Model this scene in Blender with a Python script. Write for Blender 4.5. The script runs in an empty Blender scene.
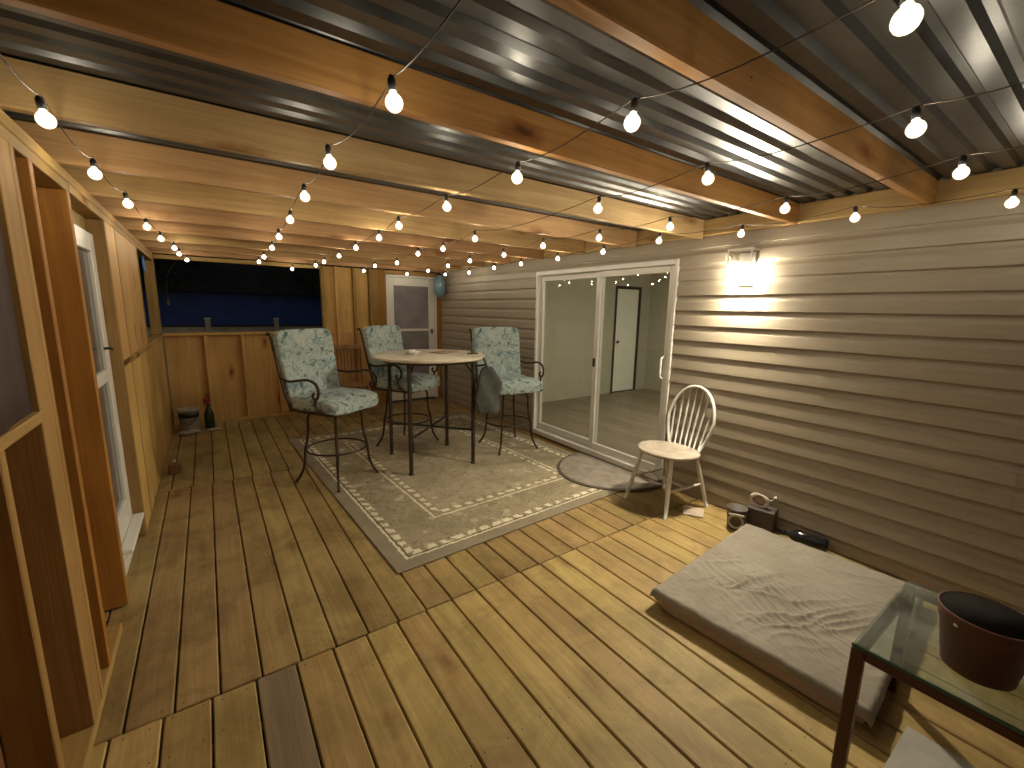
import bpy, bmesh, math, random
from mathutils import Vector, Matrix, noise
random.seed(7)
PI = math.pi
scene = bpy.context.scene
COL = scene.collection

# ------------------------------------------------------------------ helpers
class MB:
    """collects shapes; build() links them as ONE mesh object"""
    def __init__(self):
        self.v = []; self.f = []; self.m = []; self.s = []; self.mi = 0; self.sm = False
    def _add(self, vs, fs):
        o = len(self.v); self.v += [tuple(p) for p in vs]
        for f in fs:
            self.f.append([i + o for i in f]); self.m.append(self.mi); self.s.append(self.sm)
    def box(self, x0, x1, y0, y1, z0, z1, c=0.0, M=None):
        if x0 > x1: x0, x1 = x1, x0
        if y0 > y1: y0, y1 = y1, y0
        if z0 > z1: z0, z1 = z1, z0
        if c <= 0:
            vs = [Vector((x, y, z)) for x in (x0, x1) for y in (y0, y1) for z in (z0, z1)]
            fs = [(0,1,3,2),(4,6,7,5),(0,4,5,1),(2,3,7,6),(0,2,6,4),(1,5,7,3)]
        else:
            lo = (x0, y0, z0); hi = (x1, y1, z1); vs = []; idx = {}
            for sx in (0,1):
                for sy in (0,1):
                    for sz in (0,1):
                        s = (sx, sy, sz)
                        for a in range(3):
                            p = []
                            for k in range(3):
                                b = hi[k] if s[k] else lo[k]
                                if k != a: b += -c if s[k] else c
                                p.append(b)
                            idx[(s, a)] = len(vs); vs.append(Vector(p))
            fs = []
            def S(a, va, b, vb, d, vd):
                t = [0,0,0]; t[a] = va; t[b] = vb; t[d] = vd; return tuple(t)
            for a in range(3):
                b, d = (a+1) % 3, (a+2) % 3
                for va in (0,1):
                    q = [idx[(S(a,va,b,i,d,j), a)] for i, j in ((0,0),(1,0),(1,1),(0,1))]
                    fs.append(q if va else q[::-1])
                for vb in (0,1):
                    for vd in (0,1):   # edges along a
                        q = [idx[(S(a,0,b,vb,d,vd), b)], idx[(S(a,1,b,vb,d,vd), b)], idx[(S(a,1,b,vb,d,vd), d)], idx[(S(a,0,b,vb,d,vd), d)]]
                        fs.append(q if vb == vd else q[::-1])
            for sx in (0,1):
                for sy in (0,1):
                    for sz in (0,1):
                        s = (sx,sy,sz); t = [idx[(s,0)], idx[(s,1)], idx[(s,2)]]
                        fs.append(t if (sx+sy+sz) % 2 == 1 else t[::-1])
        if M is not None: vs = [M @ p for p in vs]
        self._add(vs, fs); return self
    def tube(self, pts, r, n=8, caps=True, closed=False):
        pts = [Vector(p) for p in pts]; N = len(pts)
        rs = r if isinstance(r, (list, tuple)) else [r]*N
        sm = self.sm; self.sm = True
        vs = []; up = None
        for i, p in enumerate(pts):
            if closed: t = pts[(i+1) % N] - pts[i-1]
            else: t = pts[min(i+1, N-1)] - pts[max(i-1, 0)]
            t.normalize()
            if up is None:
                up = Vector((0,0,1)) if abs(t.z) < .9 else Vector((1,0,0))
            a = (up - t*up.dot(t)).normalized(); b = t.cross(a); up = a
            for k in range(n):
                w = 2*PI*k/n; vs.append(p + (a*math.cos(w) + b*math.sin(w))*rs[i])
        fs = []
        for i in range(N if closed else N-1):
            j = (i+1) % N
            for k in range(n):
                l = (k+1) % n
                fs.append((i*n+k, j*n+k, j*n+l, i*n+l)[::-1])
        if caps and not closed:
            fs.append(tuple(range(n))); fs.append(tuple(range((N-1)*n, N*n))[::-1])
        self._add(vs, fs); self.sm = sm; return self
    def lathe(self, prof, c=(0,0,0), n=24, M=None, sx=1.0, sy=1.0):
        sm = self.sm; self.sm = True; vs = []
        for r, z in prof:
            for k in range(n):
                w = 2*PI*k/n
                p = Vector((r*math.cos(w)*sx, r*math.sin(w)*sy, z))
                if M is not None: p = M @ p
                vs.append(p + Vector(c))
        fs = []
        for i in range(len(prof)-1):
            for k in range(n):
                l = (k+1) % n
                fs.append((i*n+k, i*n+l, (i+1)*n+l, (i+1)*n+k))
        if prof[0][0] > 1e-6: fs.append(tuple(range(n))[::-1])
        if prof[-1][0] > 1e-6: fs.append(tuple(range((len(prof)-1)*n, len(prof)*n)))
        self._add(vs, fs); self.sm = sm; return self
    def extrude_y(self, prof, y0, y1):
        """open profile [(x, z)] swept along y as a sheet"""
        n = len(prof)
        vs = [(x, y0, z) for x, z in prof] + [(x, y1, z) for x, z in prof]
        self._add(vs, [(i, i+1, n+i+1, n+i) for i in range(n-1)]); return self
    def extrude_x(self, prof, x0, x1):
        n = len(prof)
        vs = [(x0, y, z) for y, z in prof] + [(x1, y, z) for y, z in prof]
        self._add(vs, [(i, n+i, n+i+1, i+1) for i in range(n-1)]); return self
    def soft(self, sx, sy, sz, M=None, n=14, e=5.0, fn=None):
        """rounded cushion: a superellipsoid-ish box"""
        sm = self.sm; self.sm = True
        vs = []; ids = {}; fs = []
        def vert(a, b, c):
            k = (a, b, c)
            if k not in ids:
                p = Vector((2*a/n-1, 2*b/n-1, 2*c/n-1))
                l = (abs(p.x)**e + abs(p.y)**e + abs(p.z)**e) ** (1/e)
                p = p / l
                q = Vector((p.x*sx/2, p.y*sy/2, p.z*sz/2))
                if fn: q = fn(p, q)
                if M is not None: q = M @ q
                ids[k] = len(vs); vs.append(q)
            return ids[k]
        for i in range(n):
            for j in range(n):
                for side in (0, n):
                    q = [(side,i,j),(side,i+1,j),(side,i+1,j+1),(side,i,j+1)]
                    fs.append([vert(*t) for t in (q if side else q[::-1])])
                    q = [(i,side,j),(i,side,j+1),(i+1,side,j+1),(i+1,side,j)]
                    fs.append([vert(*t) for t in (q if side else q[::-1])])
                    q = [(i,j,side),(i+1,j,side),(i+1,j+1,side),(i,j+1,side)]
                    fs.append([vert(*t) for t in (q if side else q[::-1])])
        self._add(vs, fs); self.sm = sm; return self
    def build(self, name, mats, parent=None, loc=None):
        me = bpy.data.meshes.new(name)
        me.from_pydata(self.v, [], self.f)
        if not isinstance(mats, (list, tuple)): mats = [mats]
        for m in mats: me.materials.append(m)
        me.polygons.foreach_set('material_index', self.m)
        me.polygons.foreach_set('use_smooth', self.s)
        me.validate(); me.update()
        o = bpy.data.objects.new(name, me); COL.objects.link(o)
        if parent is not None: o.parent = parent
        if loc is not None: o.location = loc
        return o

def tag(o, label=None, cat=None, group=None, kind=None):
    if label: o['label'] = label
    if cat: o['category'] = cat
    if group: o['group'] = group
    if kind: o['kind'] = kind
    return o
def thing(name, label, cat, loc=(0,0,0), rz=0.0, group=None):
    o = bpy.data.objects.new(name, None); COL.objects.link(o)
    o.empty_display_size = .1
    o.location = loc; o.rotation_euler = (0, 0, rz)
    return tag(o, label, cat, group)
def copy_tree(o, parent=None):
    c = o.copy(); COL.objects.link(c); c.parent = parent
    for ch in [k for k in COL.objects if k.parent == o]: copy_tree(ch, c)
    return c
def smooth(pts, k=6):
    P = [Vector(p) for p in pts]; out = []
    for i in range(len(P)-1):
        p0 = P[max(i-1,0)]; p1 = P[i]; p2 = P[i+1]; p3 = P[min(i+2,len(P)-1)]
        for j in range(k):
            t = j/k
            out.append(.5*((2*p1)+(p2-p0)*t+(2*p0-5*p1+4*p2-p3)*t*t+(3*p1-p0-3*p2+p3)*t**3))
    out.append(P[-1]); return out
def T(x=0, y=0, z=0): return Matrix.Translation((x, y, z))
def Rm(a, ax): return Matrix.Rotation(a, 4, ax)

# ---------------------------------------------------------------- materials
def new_mat(name):
    m = bpy.data.materials.new(name); m.use_nodes = True
    nt = m.node_tree; nt.nodes.clear()
    out = nt.nodes.new('ShaderNodeOutputMaterial')
    b = nt.nodes.new('ShaderNodeBsdfPrincipled')
    nt.links.new(b.outputs[0], out.inputs[0])
    return m, nt, b
def ramp(nt, fac, stops, interp='LINEAR'):
    r = nt.nodes.new('ShaderNodeValToRGB'); r.color_ramp.interpolation = interp
    el = r.color_ramp.elements
    while len(el) < len(stops): el.new(.5)
    for e, (p, c) in zip(el, stops):
        e.position = p; e.color = (*c, 1) if len(c) == 3 else c
    nt.links.new(fac, r.inputs[0]); return r.outputs[0]
def mix(nt, a, b, fac, mode='MIX'):
    n = nt.nodes.new('ShaderNodeMix'); n.data_type = 'RGBA'; n.blend_type = mode
    for s, v in ((n.inputs[0], fac), (n.inputs[6], a), (n.inputs[7], b)):
        if hasattr(v, 'default_value') and hasattr(v, 'node'): nt.links.new(v, s)
        else: s.default_value = (*v, 1) if isinstance(v, (tuple, list)) and len(v) == 3 else v
    return n.outputs[2]
def math_n(nt, op, a, b=None, c=None):
    n = nt.nodes.new('ShaderNodeMath'); n.operation = op
    for i, v in enumerate((a, b, c)):
        if v is None: continue
        if hasattr(v, 'node'): nt.links.new(v, n.inputs[i])
        else: n.inputs[i].default_value = v
    return n.outputs[0]
def noise_n(nt, vec, scale, detail=4, rough=.55, dist=0.0):
    n = nt.nodes.new('ShaderNodeTexNoise'); n.inputs['Scale'].default_value = scale
    n.inputs['Detail'].default_value = detail; n.inputs['Roughness'].default_value = rough
    n.inputs['Distortion'].default_value = dist
    nt.links.new(vec, n.inputs['Vector']); return n.outputs[0]
def vmul(nt, vec, s):
    n = nt.nodes.new('ShaderNodeVectorMath'); n.operation = 'MULTIPLY'
    nt.links.new(vec, n.inputs[0]); n.inputs[1].default_value = s; return n.outputs[0]
def bump(nt, b, h, strength, dist=.01):
    n = nt.nodes.new('ShaderNodeBump'); n.inputs['Strength'].default_value = strength
    n.inputs['Distance'].default_value = dist
    nt.links.new(h, n.inputs['Height']); nt.links.new(n.outputs[0], b.inputs['Normal'])
def objco(nt): return nt.nodes.new('ShaderNodeTexCoord').outputs['Object']
def wood(name, light, dark, axis='y', rough=.6, var=.22, knots=.9, ring=1.0, dirt=0.0):
    m, nt, b = new_mat(name)
    co = objco(nt); geo = nt.nodes.new('ShaderNodeNewGeometry'); oi = nt.nodes.new('ShaderNodeObjectInfo')
    rnd = math_n(nt, 'FRACT', math_n(nt, 'ADD', geo.outputs['Random Per Island'], math_n(nt, 'MULTIPLY', oi.outputs['Random'], 1.7)))
    off = nt.nodes.new('ShaderNodeVectorMath'); off.operation = 'SCALE'
    off.inputs[0].default_value = (53, 31, 71); nt.links.new(rnd, off.inputs['Scale'])
    add = nt.nodes.new('ShaderNodeVectorMath'); nt.links.new(co, add.inputs[0]); nt.links.new(off.outputs[0], add.inputs[1])
    v = add.outputs[0]
    def st(a, c): return {'x': (a, c, c), 'y': (c, a, c), 'z': (c, c, a)}[axis]
    g1 = noise_n(nt, vmul(nt, v, st(.5*ring, 9*ring)), 1.6, 5, .6, .8)
    g2 = noise_n(nt, vmul(nt, v, st(2.2, 70)), 1.5, 3, .6)
    blot = noise_n(nt, v, 2.1, 4, .6)
    c = ramp(nt, g1, [(.30, dark), (.48, tuple(.5*(a+q) for a, q in zip(light, dark))), (.62, light)])
    c = mix(nt, c, ramp(nt, g2, [(.3, (.66,.62,.56)), (.65, (1,1,1))]), .5, 'MULTIPLY')
    c = mix(nt, c, ramp(nt, blot, [(.3, (.78,.76,.72)), (.6, (1.0,1.0,1.0))]), .8, 'MULTIPLY')
    if knots:
        vo = nt.nodes.new('ShaderNodeTexVoronoi'); vo.inputs['Scale'].default_value = 1.0
        vo.inputs['Randomness'].default_value = 1.0
        wob = nt.nodes.new('ShaderNodeVectorMath')
        nz = nt.nodes.new('ShaderNodeTexNoise'); nz.inputs['Scale'].default_value = 18
        nt.links.new(v, nz.inputs['Vector'])
        sc = nt.nodes.new('ShaderNodeVectorMath'); sc.operation = 'SCALE'; sc.inputs['Scale'].default_value = .12
        nt.links.new(nz.outputs['Color'], sc.inputs[0])
        nt.links.new(vmul(nt, v, st(1.5, 4.0)), wob.inputs[0]); nt.links.new(sc.outputs[0], wob.inputs[1])
        nt.links.new(wob.outputs[0], vo.inputs['Vector'])
        kn = ramp(nt, vo.outputs['Distance'], [(.055, (.17,.09,.045)), (.10, (.58,.42,.30)), (.20, (1,1,1))])
        c = mix(nt, c, kn, float(knots), 'MULTIPLY')
    if dirt:
        d = noise_n(nt, co, 3.3, 6, .7, .6)
        c = mix(nt, c, ramp(nt, d, [(.36, (.42,.40,.36)), (.56, (1,1,1))]), dirt, 'MULTIPLY')
    hsv = nt.nodes.new('ShaderNodeHueSaturation')
    nt.links.new(c, hsv.inputs['Color'])
    mr = nt.nodes.new('ShaderNodeMapRange'); mr.inputs[3].default_value = 1-var; mr.inputs[4].default_value = 1+var
    nt.links.new(rnd, mr.inputs[0]); nt.links.new(mr.outputs[0], hsv.inputs['Value'])
    mh = nt.nodes.new('ShaderNodeMapRange'); mh.inputs[3].default_value = .49; mh.inputs[4].default_value = .507
    nt.links.new(math_n(nt, 'FRACT', math_n(nt, 'MULTIPLY', rnd, 7.3)), mh.inputs[0]); nt.links.new(mh.outputs[0], hsv.inputs['Hue'])
    nt.links.new(hsv.outputs[0], b.inputs['Base Color'])
    rr = nt.nodes.new('ShaderNodeMapRange'); rr.inputs[3].default_value = rough-.1; rr.inputs[4].default_value = rough+.15
    nt.links.new(g2, rr.inputs[0]); nt.links.new(rr.outputs[0], b.inputs['Roughness'])
    b.inputs['Specular IOR Level'].default_value = .35
    bump(nt, b, math_n(nt, 'ADD', g2, g1), .25, .004)
    return m
def plain(name, col, rough=.5, metal=0.0, var=.15, scale=6.0, bmp=0.0, spec=.5):
    m, nt, b = new_mat(name)
    co = objco(nt)
    n = noise_n(nt, co, scale, 6, .6)
    lo = tuple(c*(1-var) for c in col); hi = tuple(min(1, c*(1+var)) for c in col)
    nt.links.new(ramp(nt, n, [(.3, lo), (.7, hi)]), b.inputs['Base Color'])
    r = nt.nodes.new('ShaderNodeMapRange'); r.inputs[3].default_value = max(.03, rough-.08); r.inputs[4].default_value = min(1, rough+.08)
    nt.links.new(noise_n(nt, co, scale*2.3, 4), r.inputs[0]); nt.links.new(r.outputs[0], b.inputs['Roughness'])
    b.inputs['Metallic'].default_value = metal; b.inputs['Specular IOR Level'].default_value = spec
    if bmp: bump(nt, b, noise_n(nt, co, scale*9, 5), bmp, .004)
    return m
def emit(name, col, strength):
    m = bpy.data.materials.new(name); m.use_nodes = True
    nt = m.node_tree; nt.nodes.clear()
    out = nt.nodes.new('ShaderNodeOutputMaterial'); e = nt.nodes.new('ShaderNodeEmission')
    e.inputs[0].default_value = (*col, 1); e.inputs[1].default_value = strength
    nt.links.new(e.outputs[0], out.inputs[0]); return m
def glass(name, tint, ior=1.5, rough=0.0, smear=0.0):
    m = bpy.data.materials.new(name); m.use_nodes = True
    nt = m.node_tree; nt.nodes.clear()
    out = nt.nodes.new('ShaderNodeOutputMaterial'); mx = nt.nodes.new('ShaderNodeMixShader')
    t = nt.nodes.new('ShaderNodeBsdfTransparent'); g = nt.nodes.new('ShaderNodeBsdfGlossy')
    t.inputs[0].default_value = (*tint, 1); g.inputs['Roughness'].default_value = rough
    fr = nt.nodes.new('ShaderNodeFresnel'); fr.inputs[0].default_value = ior
    gb = nt.nodes.new('ShaderNodeNewGeometry')
    nt.links.new(math_n(nt, 'MULTIPLY', fr.outputs[0], math_n(nt, 'SUBTRACT', 1.0, gb.outputs['Backfacing'])), mx.inputs[0]); nt.links.new(t.outputs[0], mx.inputs[1]); nt.links.new(g.outputs[0], mx.inputs[2])
    last = mx.outputs[0]
    if smear:
        d = nt.nodes.new('ShaderNodeBsdfDiffuse'); d.inputs[0].default_value = (.5,.5,.47,1)
        m2 = nt.nodes.new('ShaderNodeMixShader')
        n = noise_n(nt, vmul(nt, objco(nt), (1, 1, .5)), 3.0, 6, .7)
        f = ramp(nt, n, [(.35, (0,0,0)), (.75, (smear,)*3)])
        nt.links.new(f, m2.inputs[0]); nt.links.new(last, m2.inputs[1]); nt.links.new(d.outputs[0], m2.inputs[2]); last = m2.outputs[0]
    nt.links.new(last, out.inputs[0]); return m

M = {}
M['deck'] = wood('deck_wood', (.55,.405,.155), (.44,.31,.11), 'y', .56, .09, knots=.5, dirt=.5)
M['deck_far'] = wood('deck_far_dimmed', (.44,.315,.125), (.345,.235,.088), 'y', .62, .08, knots=.5, dirt=.6)  # far boards darker and browner: dimmer light put into the wood colour
M['deck_grey'] = wood('deck_weathered', (.30,.23,.14), (.21,.16,.095), 'y', .7, .1)
M['beam_amber'] = wood('beam_amber', (.56,.30,.10), (.41,.20,.055), 'x', .62, .08)
M['beam_orange'] = wood('beam_orange', (.64,.41,.195), (.48,.285,.12), 'x', .62, .08)
M['beam_yellow'] = wood('beam_yellow', (.56,.41,.19), (.43,.29,.12), 'x', .62, .08)
M['ledger'] = wood('ledger_yellow', (.56,.40,.17), (.42,.28,.11), 'y', .62, .08)
M['stud'] = wood('stud_pine', (.40,.255,.08), (.30,.175,.046), 'z', .65, .12)
M['stud_red'] = wood('stud_orange', (.42,.19,.035), (.30,.12,.02), 'z', .62, .08)
M['stud_olive'] = wood('stud_olive', (.38,.25,.085), (.28,.175,.052), 'z', .65, .08)
M['plate'] = wood('plate_pine', (.46,.30,.10), (.34,.205,.058), 'y', .65, .12)
M['plate_x'] = wood('plate_pine_cross', (.54,.36,.13), (.40,.25,.08), 'x', .65, .12)
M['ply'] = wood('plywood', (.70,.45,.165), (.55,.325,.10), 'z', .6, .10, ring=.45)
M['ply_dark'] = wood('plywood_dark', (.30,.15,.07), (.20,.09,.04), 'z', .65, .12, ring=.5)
M['spindle_wood'] = wood('chair_wood', (.34,.19,.085), (.24,.12,.05), 'z', .45, .1, knots=False)
M['white'] = plain('white_paint', (.74,.72,.67), .4, var=.06, scale=4)
M['white_worn'] = plain('worn_white_paint', (.68,.67,.61), .5, var=.14, scale=14, bmp=.15)
M['black_metal'] = plain('black_iron', (.035,.026,.02), .45, .35, var=.3, scale=20)
M['bronze'] = plain('bronze_iron', (.055,.035,.022), .42, .5, var=.3, scale=20)
M['black'] = plain('black_plastic', (.018,.018,.018), .4, var=.2)
M['cable'] = plain('cable_rubber', (.05,.036,.022), .6, var=.2)
M['glass'] = glass('window_glass', (.93,.95,.92), 1.52, 0.0, 0.0)
M['glass_green'] = glass('table_glass', (.82,.89,.83), 1.5, 0.05, .42)
M['glass_edge'] = plain('glass_edge', (.05,.10,.075), .15)
M['glass_dark'] = plain('dark_pane', (.24,.23,.245), .10, var=.25, scale=2.5)
M['table_red'] = plain('dark_red_frame', (.075,.022,.016), .4, var=.25, scale=10)
M['pot'] = plain('plant_pot_plastic', (.115,.042,.028), .55, var=.12, scale=8)
M['soil_and_shade'] = plain('pot_inside_shade', (.016,.013,.011), .9, var=.4, scale=30, bmp=.5, spec=.1)  # near-black, for soil and for shade painted inside the pot
M['room_wall'] = plain('room_wall_paint', (.46,.435,.335), .7, var=.04)
M['room_door'] = plain('room_door_paint', (.86,.85,.74), .5, var=.04)
M['dark_gap'] = plain('dark_wood_trim', (.035,.03,.026), .6)
M['bag'] = plain('grey_cloth', (.085,.09,.085), .9, var=.25, scale=18, bmp=.3)
M['tarp'] = plain('brown_tarp', (.050,.026,.024), .7, var=.18, scale=3)
M['grass'] = plain('night_lawn', (.045,.06,.03), .9, var=.4, scale=4, bmp=.5)
M['fence'] = plain('fence_boards', (.48,.48,.38), .8, var=.3, scale=6)
M['blue'] = plain('blue_wall', (.03,.10,.45), .6, var=.2, scale=2)
M['roof_dark'] = plain('shed_roof', (.05,.052,.05), .9, var=.3)
M['core'] = emit('bulb_core', (1.0,.87,.65), 228.0)
def envelope():
    m = bpy.data.materials.new('bulb_glass'); m.use_nodes = True; nt = m.node_tree; nt.nodes.clear()
    out = nt.nodes.new('ShaderNodeOutputMaterial'); mx = nt.nodes.new('ShaderNodeMixShader')
    t = nt.nodes.new('ShaderNodeBsdfTransparent'); e = nt.nodes.new('ShaderNodeEmission')
    e.inputs[0].default_value = (1.0, .84, .58, 1); e.inputs[1].default_value = 5.0; mx.inputs[0].default_value = .24
    nt.links.new(t.outputs[0], mx.inputs[1]); nt.links.new(e.outputs[0], mx.inputs[2]); nt.links.new(mx.outputs[0], out.inputs[0])
    return m
M['bulb'] = envelope()
M['lamp'] = emit('lamp_light', (1.0,.88,.68), 48.0)
M['lamp_down'] = emit('lamp_down', (1.0,.88,.68), 200.0)
M['lamp_front'] = emit('lamp_front', (1.0,.88,.66), 900.0)
M['added_room_light'] = emit('added_room_light', (1.0,.92,.76), 190.0)  # glow of the unseen ceiling lamp added to the room
M['clear'] = glass('lantern_glass', (.92,.92,.90), 1.45, .02, .02)
M['blue_glass'] = plain('blue_glass', (.16,.27,.34), .18, var=.3, scale=9)
M['leaf'] = plain('night_leaves', (.03,.045,.02), .8, var=.4)
M['bark'] = plain('bark', (.05,.04,.03), .9, var=.3)

def siding_mat():
    m, nt, b = new_mat('vinyl_siding')
    co = objco(nt)
    n = noise_n(nt, vmul(nt, co, (4, 1.2, 14)), 4, 5, .6, .5)
    big = noise_n(nt, co, 1.3, 4)
    c = ramp(nt, n, [(.3, (.345,.295,.225)), (.7, (.395,.34,.262))])
    c = mix(nt, c, ramp(nt, big, [(.3, (.90,.89,.86)), (.7, (1,1,1))]), .8, 'MULTIPLY')
    nt.links.new(c, b.inputs['Base Color']); b.inputs['Roughness'].default_value = .46
    bump(nt, b, n, .10, .003); return m
M['siding'] = siding_mat()
def metal_mat():
    m, nt, b = new_mat('galvanised_sheet')
    co = objco(nt)
    n = noise_n(nt, co, 5, 6, .65); v = nt.nodes.new('ShaderNodeTexVoronoi'); v.inputs['Scale'].default_value = 26
    nt.links.new(co, v.inputs['Vector'])
    c = ramp(nt, n, [(.3, (.115,.12,.125)), (.7, (.175,.18,.185))])
    nt.links.new(c, b.inputs['Base Color']); b.inputs['Metallic'].default_value = .82
    r = nt.nodes.new('ShaderNodeMapRange'); r.inputs[3].default_value = .28; r.inputs[4].default_value = .44
    nt.links.new(noise_n(nt, vmul(nt, co, (1, 6, 6)), 3, 6, .7), r.inputs[0]); nt.links.new(r.outputs[0], b.inputs['Roughness'])
    bump(nt, b, n, .08, .01); return m
M['metal'] = metal_mat()
def floral(name, tint=1.0):
    m, nt, b = new_mat(name)
    co = objco(nt)
    w = nt.nodes.new('ShaderNodeTexNoise'); w.inputs['Scale'].default_value = 9; w.inputs['Detail'].default_value = 3
    nt.links.new(co, w.inputs['Vector'])
    s = nt.nodes.new('ShaderNodeVectorMath'); s.operation = 'SCALE'; s.inputs['Scale'].default_value = .16
    nt.links.new(w.outputs['Color'], s.inputs[0])
    a = nt.nodes.new('ShaderNodeVectorMath'); nt.links.new(co, a.inputs[0]); nt.links.new(s.outputs[0], a.inputs[1])
    v1 = nt.nodes.new('ShaderNodeTexVoronoi'); v1.inputs['Scale'].default_value = 9.5; nt.links.new(a.outputs[0], v1.inputs['Vector'])
    v2 = nt.nodes.new('ShaderNodeTexVoronoi'); v2.inputs['Scale'].default_value = 24; nt.links.new(a.outputs[0], v2.inputs['Vector'])
    n1 = noise_n(nt, a.outputs[0], 11, 4, .6, 1.5)
    c = ramp(nt, n1, [(.34, (.12,.20,.22)), (.44, (.27,.36,.365)), (.53, (.47,.525,.48)), (.63, (.30,.39,.39))])
    c = mix(nt, c, (.035,.075,.10), ramp(nt, v1.outputs['Distance'], [(.15, (.8,)*3), (.30, (0,)*3)]))
    c = mix(nt, c, (.74,.75,.66), ramp(nt, v2.outputs['Distance'], [(.12, (.6,)*3), (.26, (0,)*3)]))
    c = mix(nt, c, (tint,)*3, 1.0, 'MULTIPLY')
    nt.links.new(c, b.inputs['Base Color']); b.inputs['Roughness'].default_value = .9
    b.inputs['Specular IOR Level'].default_value = .2
    bump(nt, b, noise_n(nt, co, 220, 3), .3, .003); return m
M['floral'] = floral('floral_fabric')
def rug_mat(W, L):
    m, nt, b = new_mat('oriental_rug')
    co = objco(nt); sep = nt.nodes.new('ShaderNodeSeparateXYZ'); nt.links.new(co, sep.inputs[0])
    x, y = sep.outputs[0], sep.outputs[1]
    dx = math_n(nt, 'SUBTRACT', W/2, math_n(nt, 'ABSOLUTE', math_n(nt, 'SUBTRACT', x, W/2)))
    dy = math_n(nt, 'SUBTRACT', L/2, math_n(nt, 'ABSOLUTE', math_n(nt, 'SUBTRACT', y, L/2)))
    wob = math_n(nt, 'MULTIPLY', math_n(nt, 'SUBTRACT', noise_n(nt, co, 34, 3), .5), .030)
    d = math_n(nt, 'ADD', math_n(nt, 'MINIMUM', dx, dy), wob)     # distance from the rug's edge
    side = math_n(nt, 'LESS_THAN', dx, dy)
    along = math_n(nt, 'ADD', math_n(nt, 'MULTIPLY', y, side), math_n(nt, 'MULTIPLY', x, math_n(nt, 'SUBTRACT', 1.0, side)))
    along = math_n(nt, 'ADD', along, math_n(nt, 'MULTIPLY', noise_n(nt, co, 14, 3), .12))
    n1 = noise_n(nt, co, 11, 5, .65, 2.2); n2 = noise_n(nt, co, 26, 4, .6, 1.0)
    v = nt.nodes.new('ShaderNodeTexVoronoi'); v.inputs['Scale'].default_value = 6.5; nt.links.new(co, v.inputs['Vector'])
    def band(lo, hi, f=.006):
        return math_n(nt, 'MULTIPLY', math_n(nt, 'SMOOTH_MIN', 1.0, math_n(nt, 'MAXIMUM', 0.0, math_n(nt, 'DIVIDE', math_n(nt, 'SUBTRACT', d, lo), f)), 0.0),
                      math_n(nt, 'SMOOTH_MIN', 1.0, math_n(nt, 'MAXIMUM', 0.0, math_n(nt, 'DIVIDE', math_n(nt, 'SUBTRACT', hi, d), f)), 0.0))
    field = ramp(nt, n1, [(.36, (.24,.195,.125)), (.47, (.39,.32,.21)), (.58, (.31,.26,.17)), (.66, (.58,.49,.34))])
    field = mix(nt, field, (.13,.10,.065), ramp(nt, n2, [(.60, (0,)*3), (.68, (.5,)*3)]))
    field = mix(nt, field, (.66,.57,.41), ramp(nt, v.outputs['Distance'], [(.10, (.75,)*3), (.17, (.1,)*3), (.22, (.55,)*3), (.28, (0,)*3)]))
    centre = ramp(nt, n1, [(.36, (.30,.24,.155)), (.5, (.48,.40,.275)), (.62, (.40,.33,.225)), (.7, (.62,.53,.38))])
    centre = mix(nt, centre, (.17,.135,.085), ramp(nt, n2, [(.60, (0,)*3), (.68, (.4,)*3)]))
    centre = mix(nt, centre, (.70,.61,.45), ramp(nt, v.outputs['Distance'], [(.12, (.6,)*3), (.20, (0,)*3)]))
    c = mix(nt, field, centre, band(.60, 9))
    edge = (.30,.25,.175)
    c = mix(nt, c, edge, band(-1, .105))
    w1 = math_n(nt, 'GREATER_THAN', math_n(nt, 'FRACT', math_n(nt, 'ADD', math_n(nt, 'MULTIPLY', along, 9.5), math_n(nt, 'MULTIPLY', d, 2.0))), .42)
    light = (.80,.71,.53)
    c = mix(nt, c, light, math_n(nt, 'MULTIPLY', band(.100, .118, .003), .95))
    c = mix(nt, c, light, math_n(nt, 'MULTIPLY', math_n(nt, 'MULTIPLY', band(.130, .185), w1), .95))
    c = mix(nt, c, (.11,.09,.06), math_n(nt, 'MULTIPLY', band(.117, .134, .003), .7))
    c = mix(nt, c, light, math_n(nt, 'MULTIPLY', band(.495, .515, .003), .95))
    c = mix(nt, c, light, math_n(nt, 'MULTIPLY', math_n(nt, 'MULTIPLY', band(.540, .590), w1), .9))
    c = mix(nt, c, ramp(nt, noise_n(nt, co, 3, 5, .7), [(.35, (.72,.72,.70)), (.6, (1,1,1))]), .9, 'MULTIPLY')
    nt.links.new(c, b.inputs['Base Color']); b.inputs['Roughness'].default_value = .95; b.inputs['Specular IOR Level'].default_value = .1
    bump(nt, b, noise_n(nt, co, 160, 3), .5, .004); return m
def mattress_mat():
    m, nt, b = new_mat('mattress_cover'); co = objco(nt)
    n = noise_n(nt, vmul(nt, co, (1, 1, 1)), 5, 6, .6)
    nt.links.new(ramp(nt, n, [(.3, (.27,.24,.195)), (.65, (.35,.315,.26))]), b.inputs['Base Color'])
    b.inputs['Roughness'].default_value = .9; b.inputs['Specular IOR Level'].default_value = .2
    bump(nt, b, noise_n(nt, co, 90, 4), .3, .004); return m
M['mattress'] = mattress_mat()
M['mattress_side'] = plain('mattress_side', (.42,.33,.27), .9, var=.12, scale=7)
M['mat'] = plain('door_mat_pile', (.27,.225,.185), .95, var=.28, scale=9, bmp=.5)
M['mat_edge'] = plain('door_mat_edge', (.10,.075,.055), .9)
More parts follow.
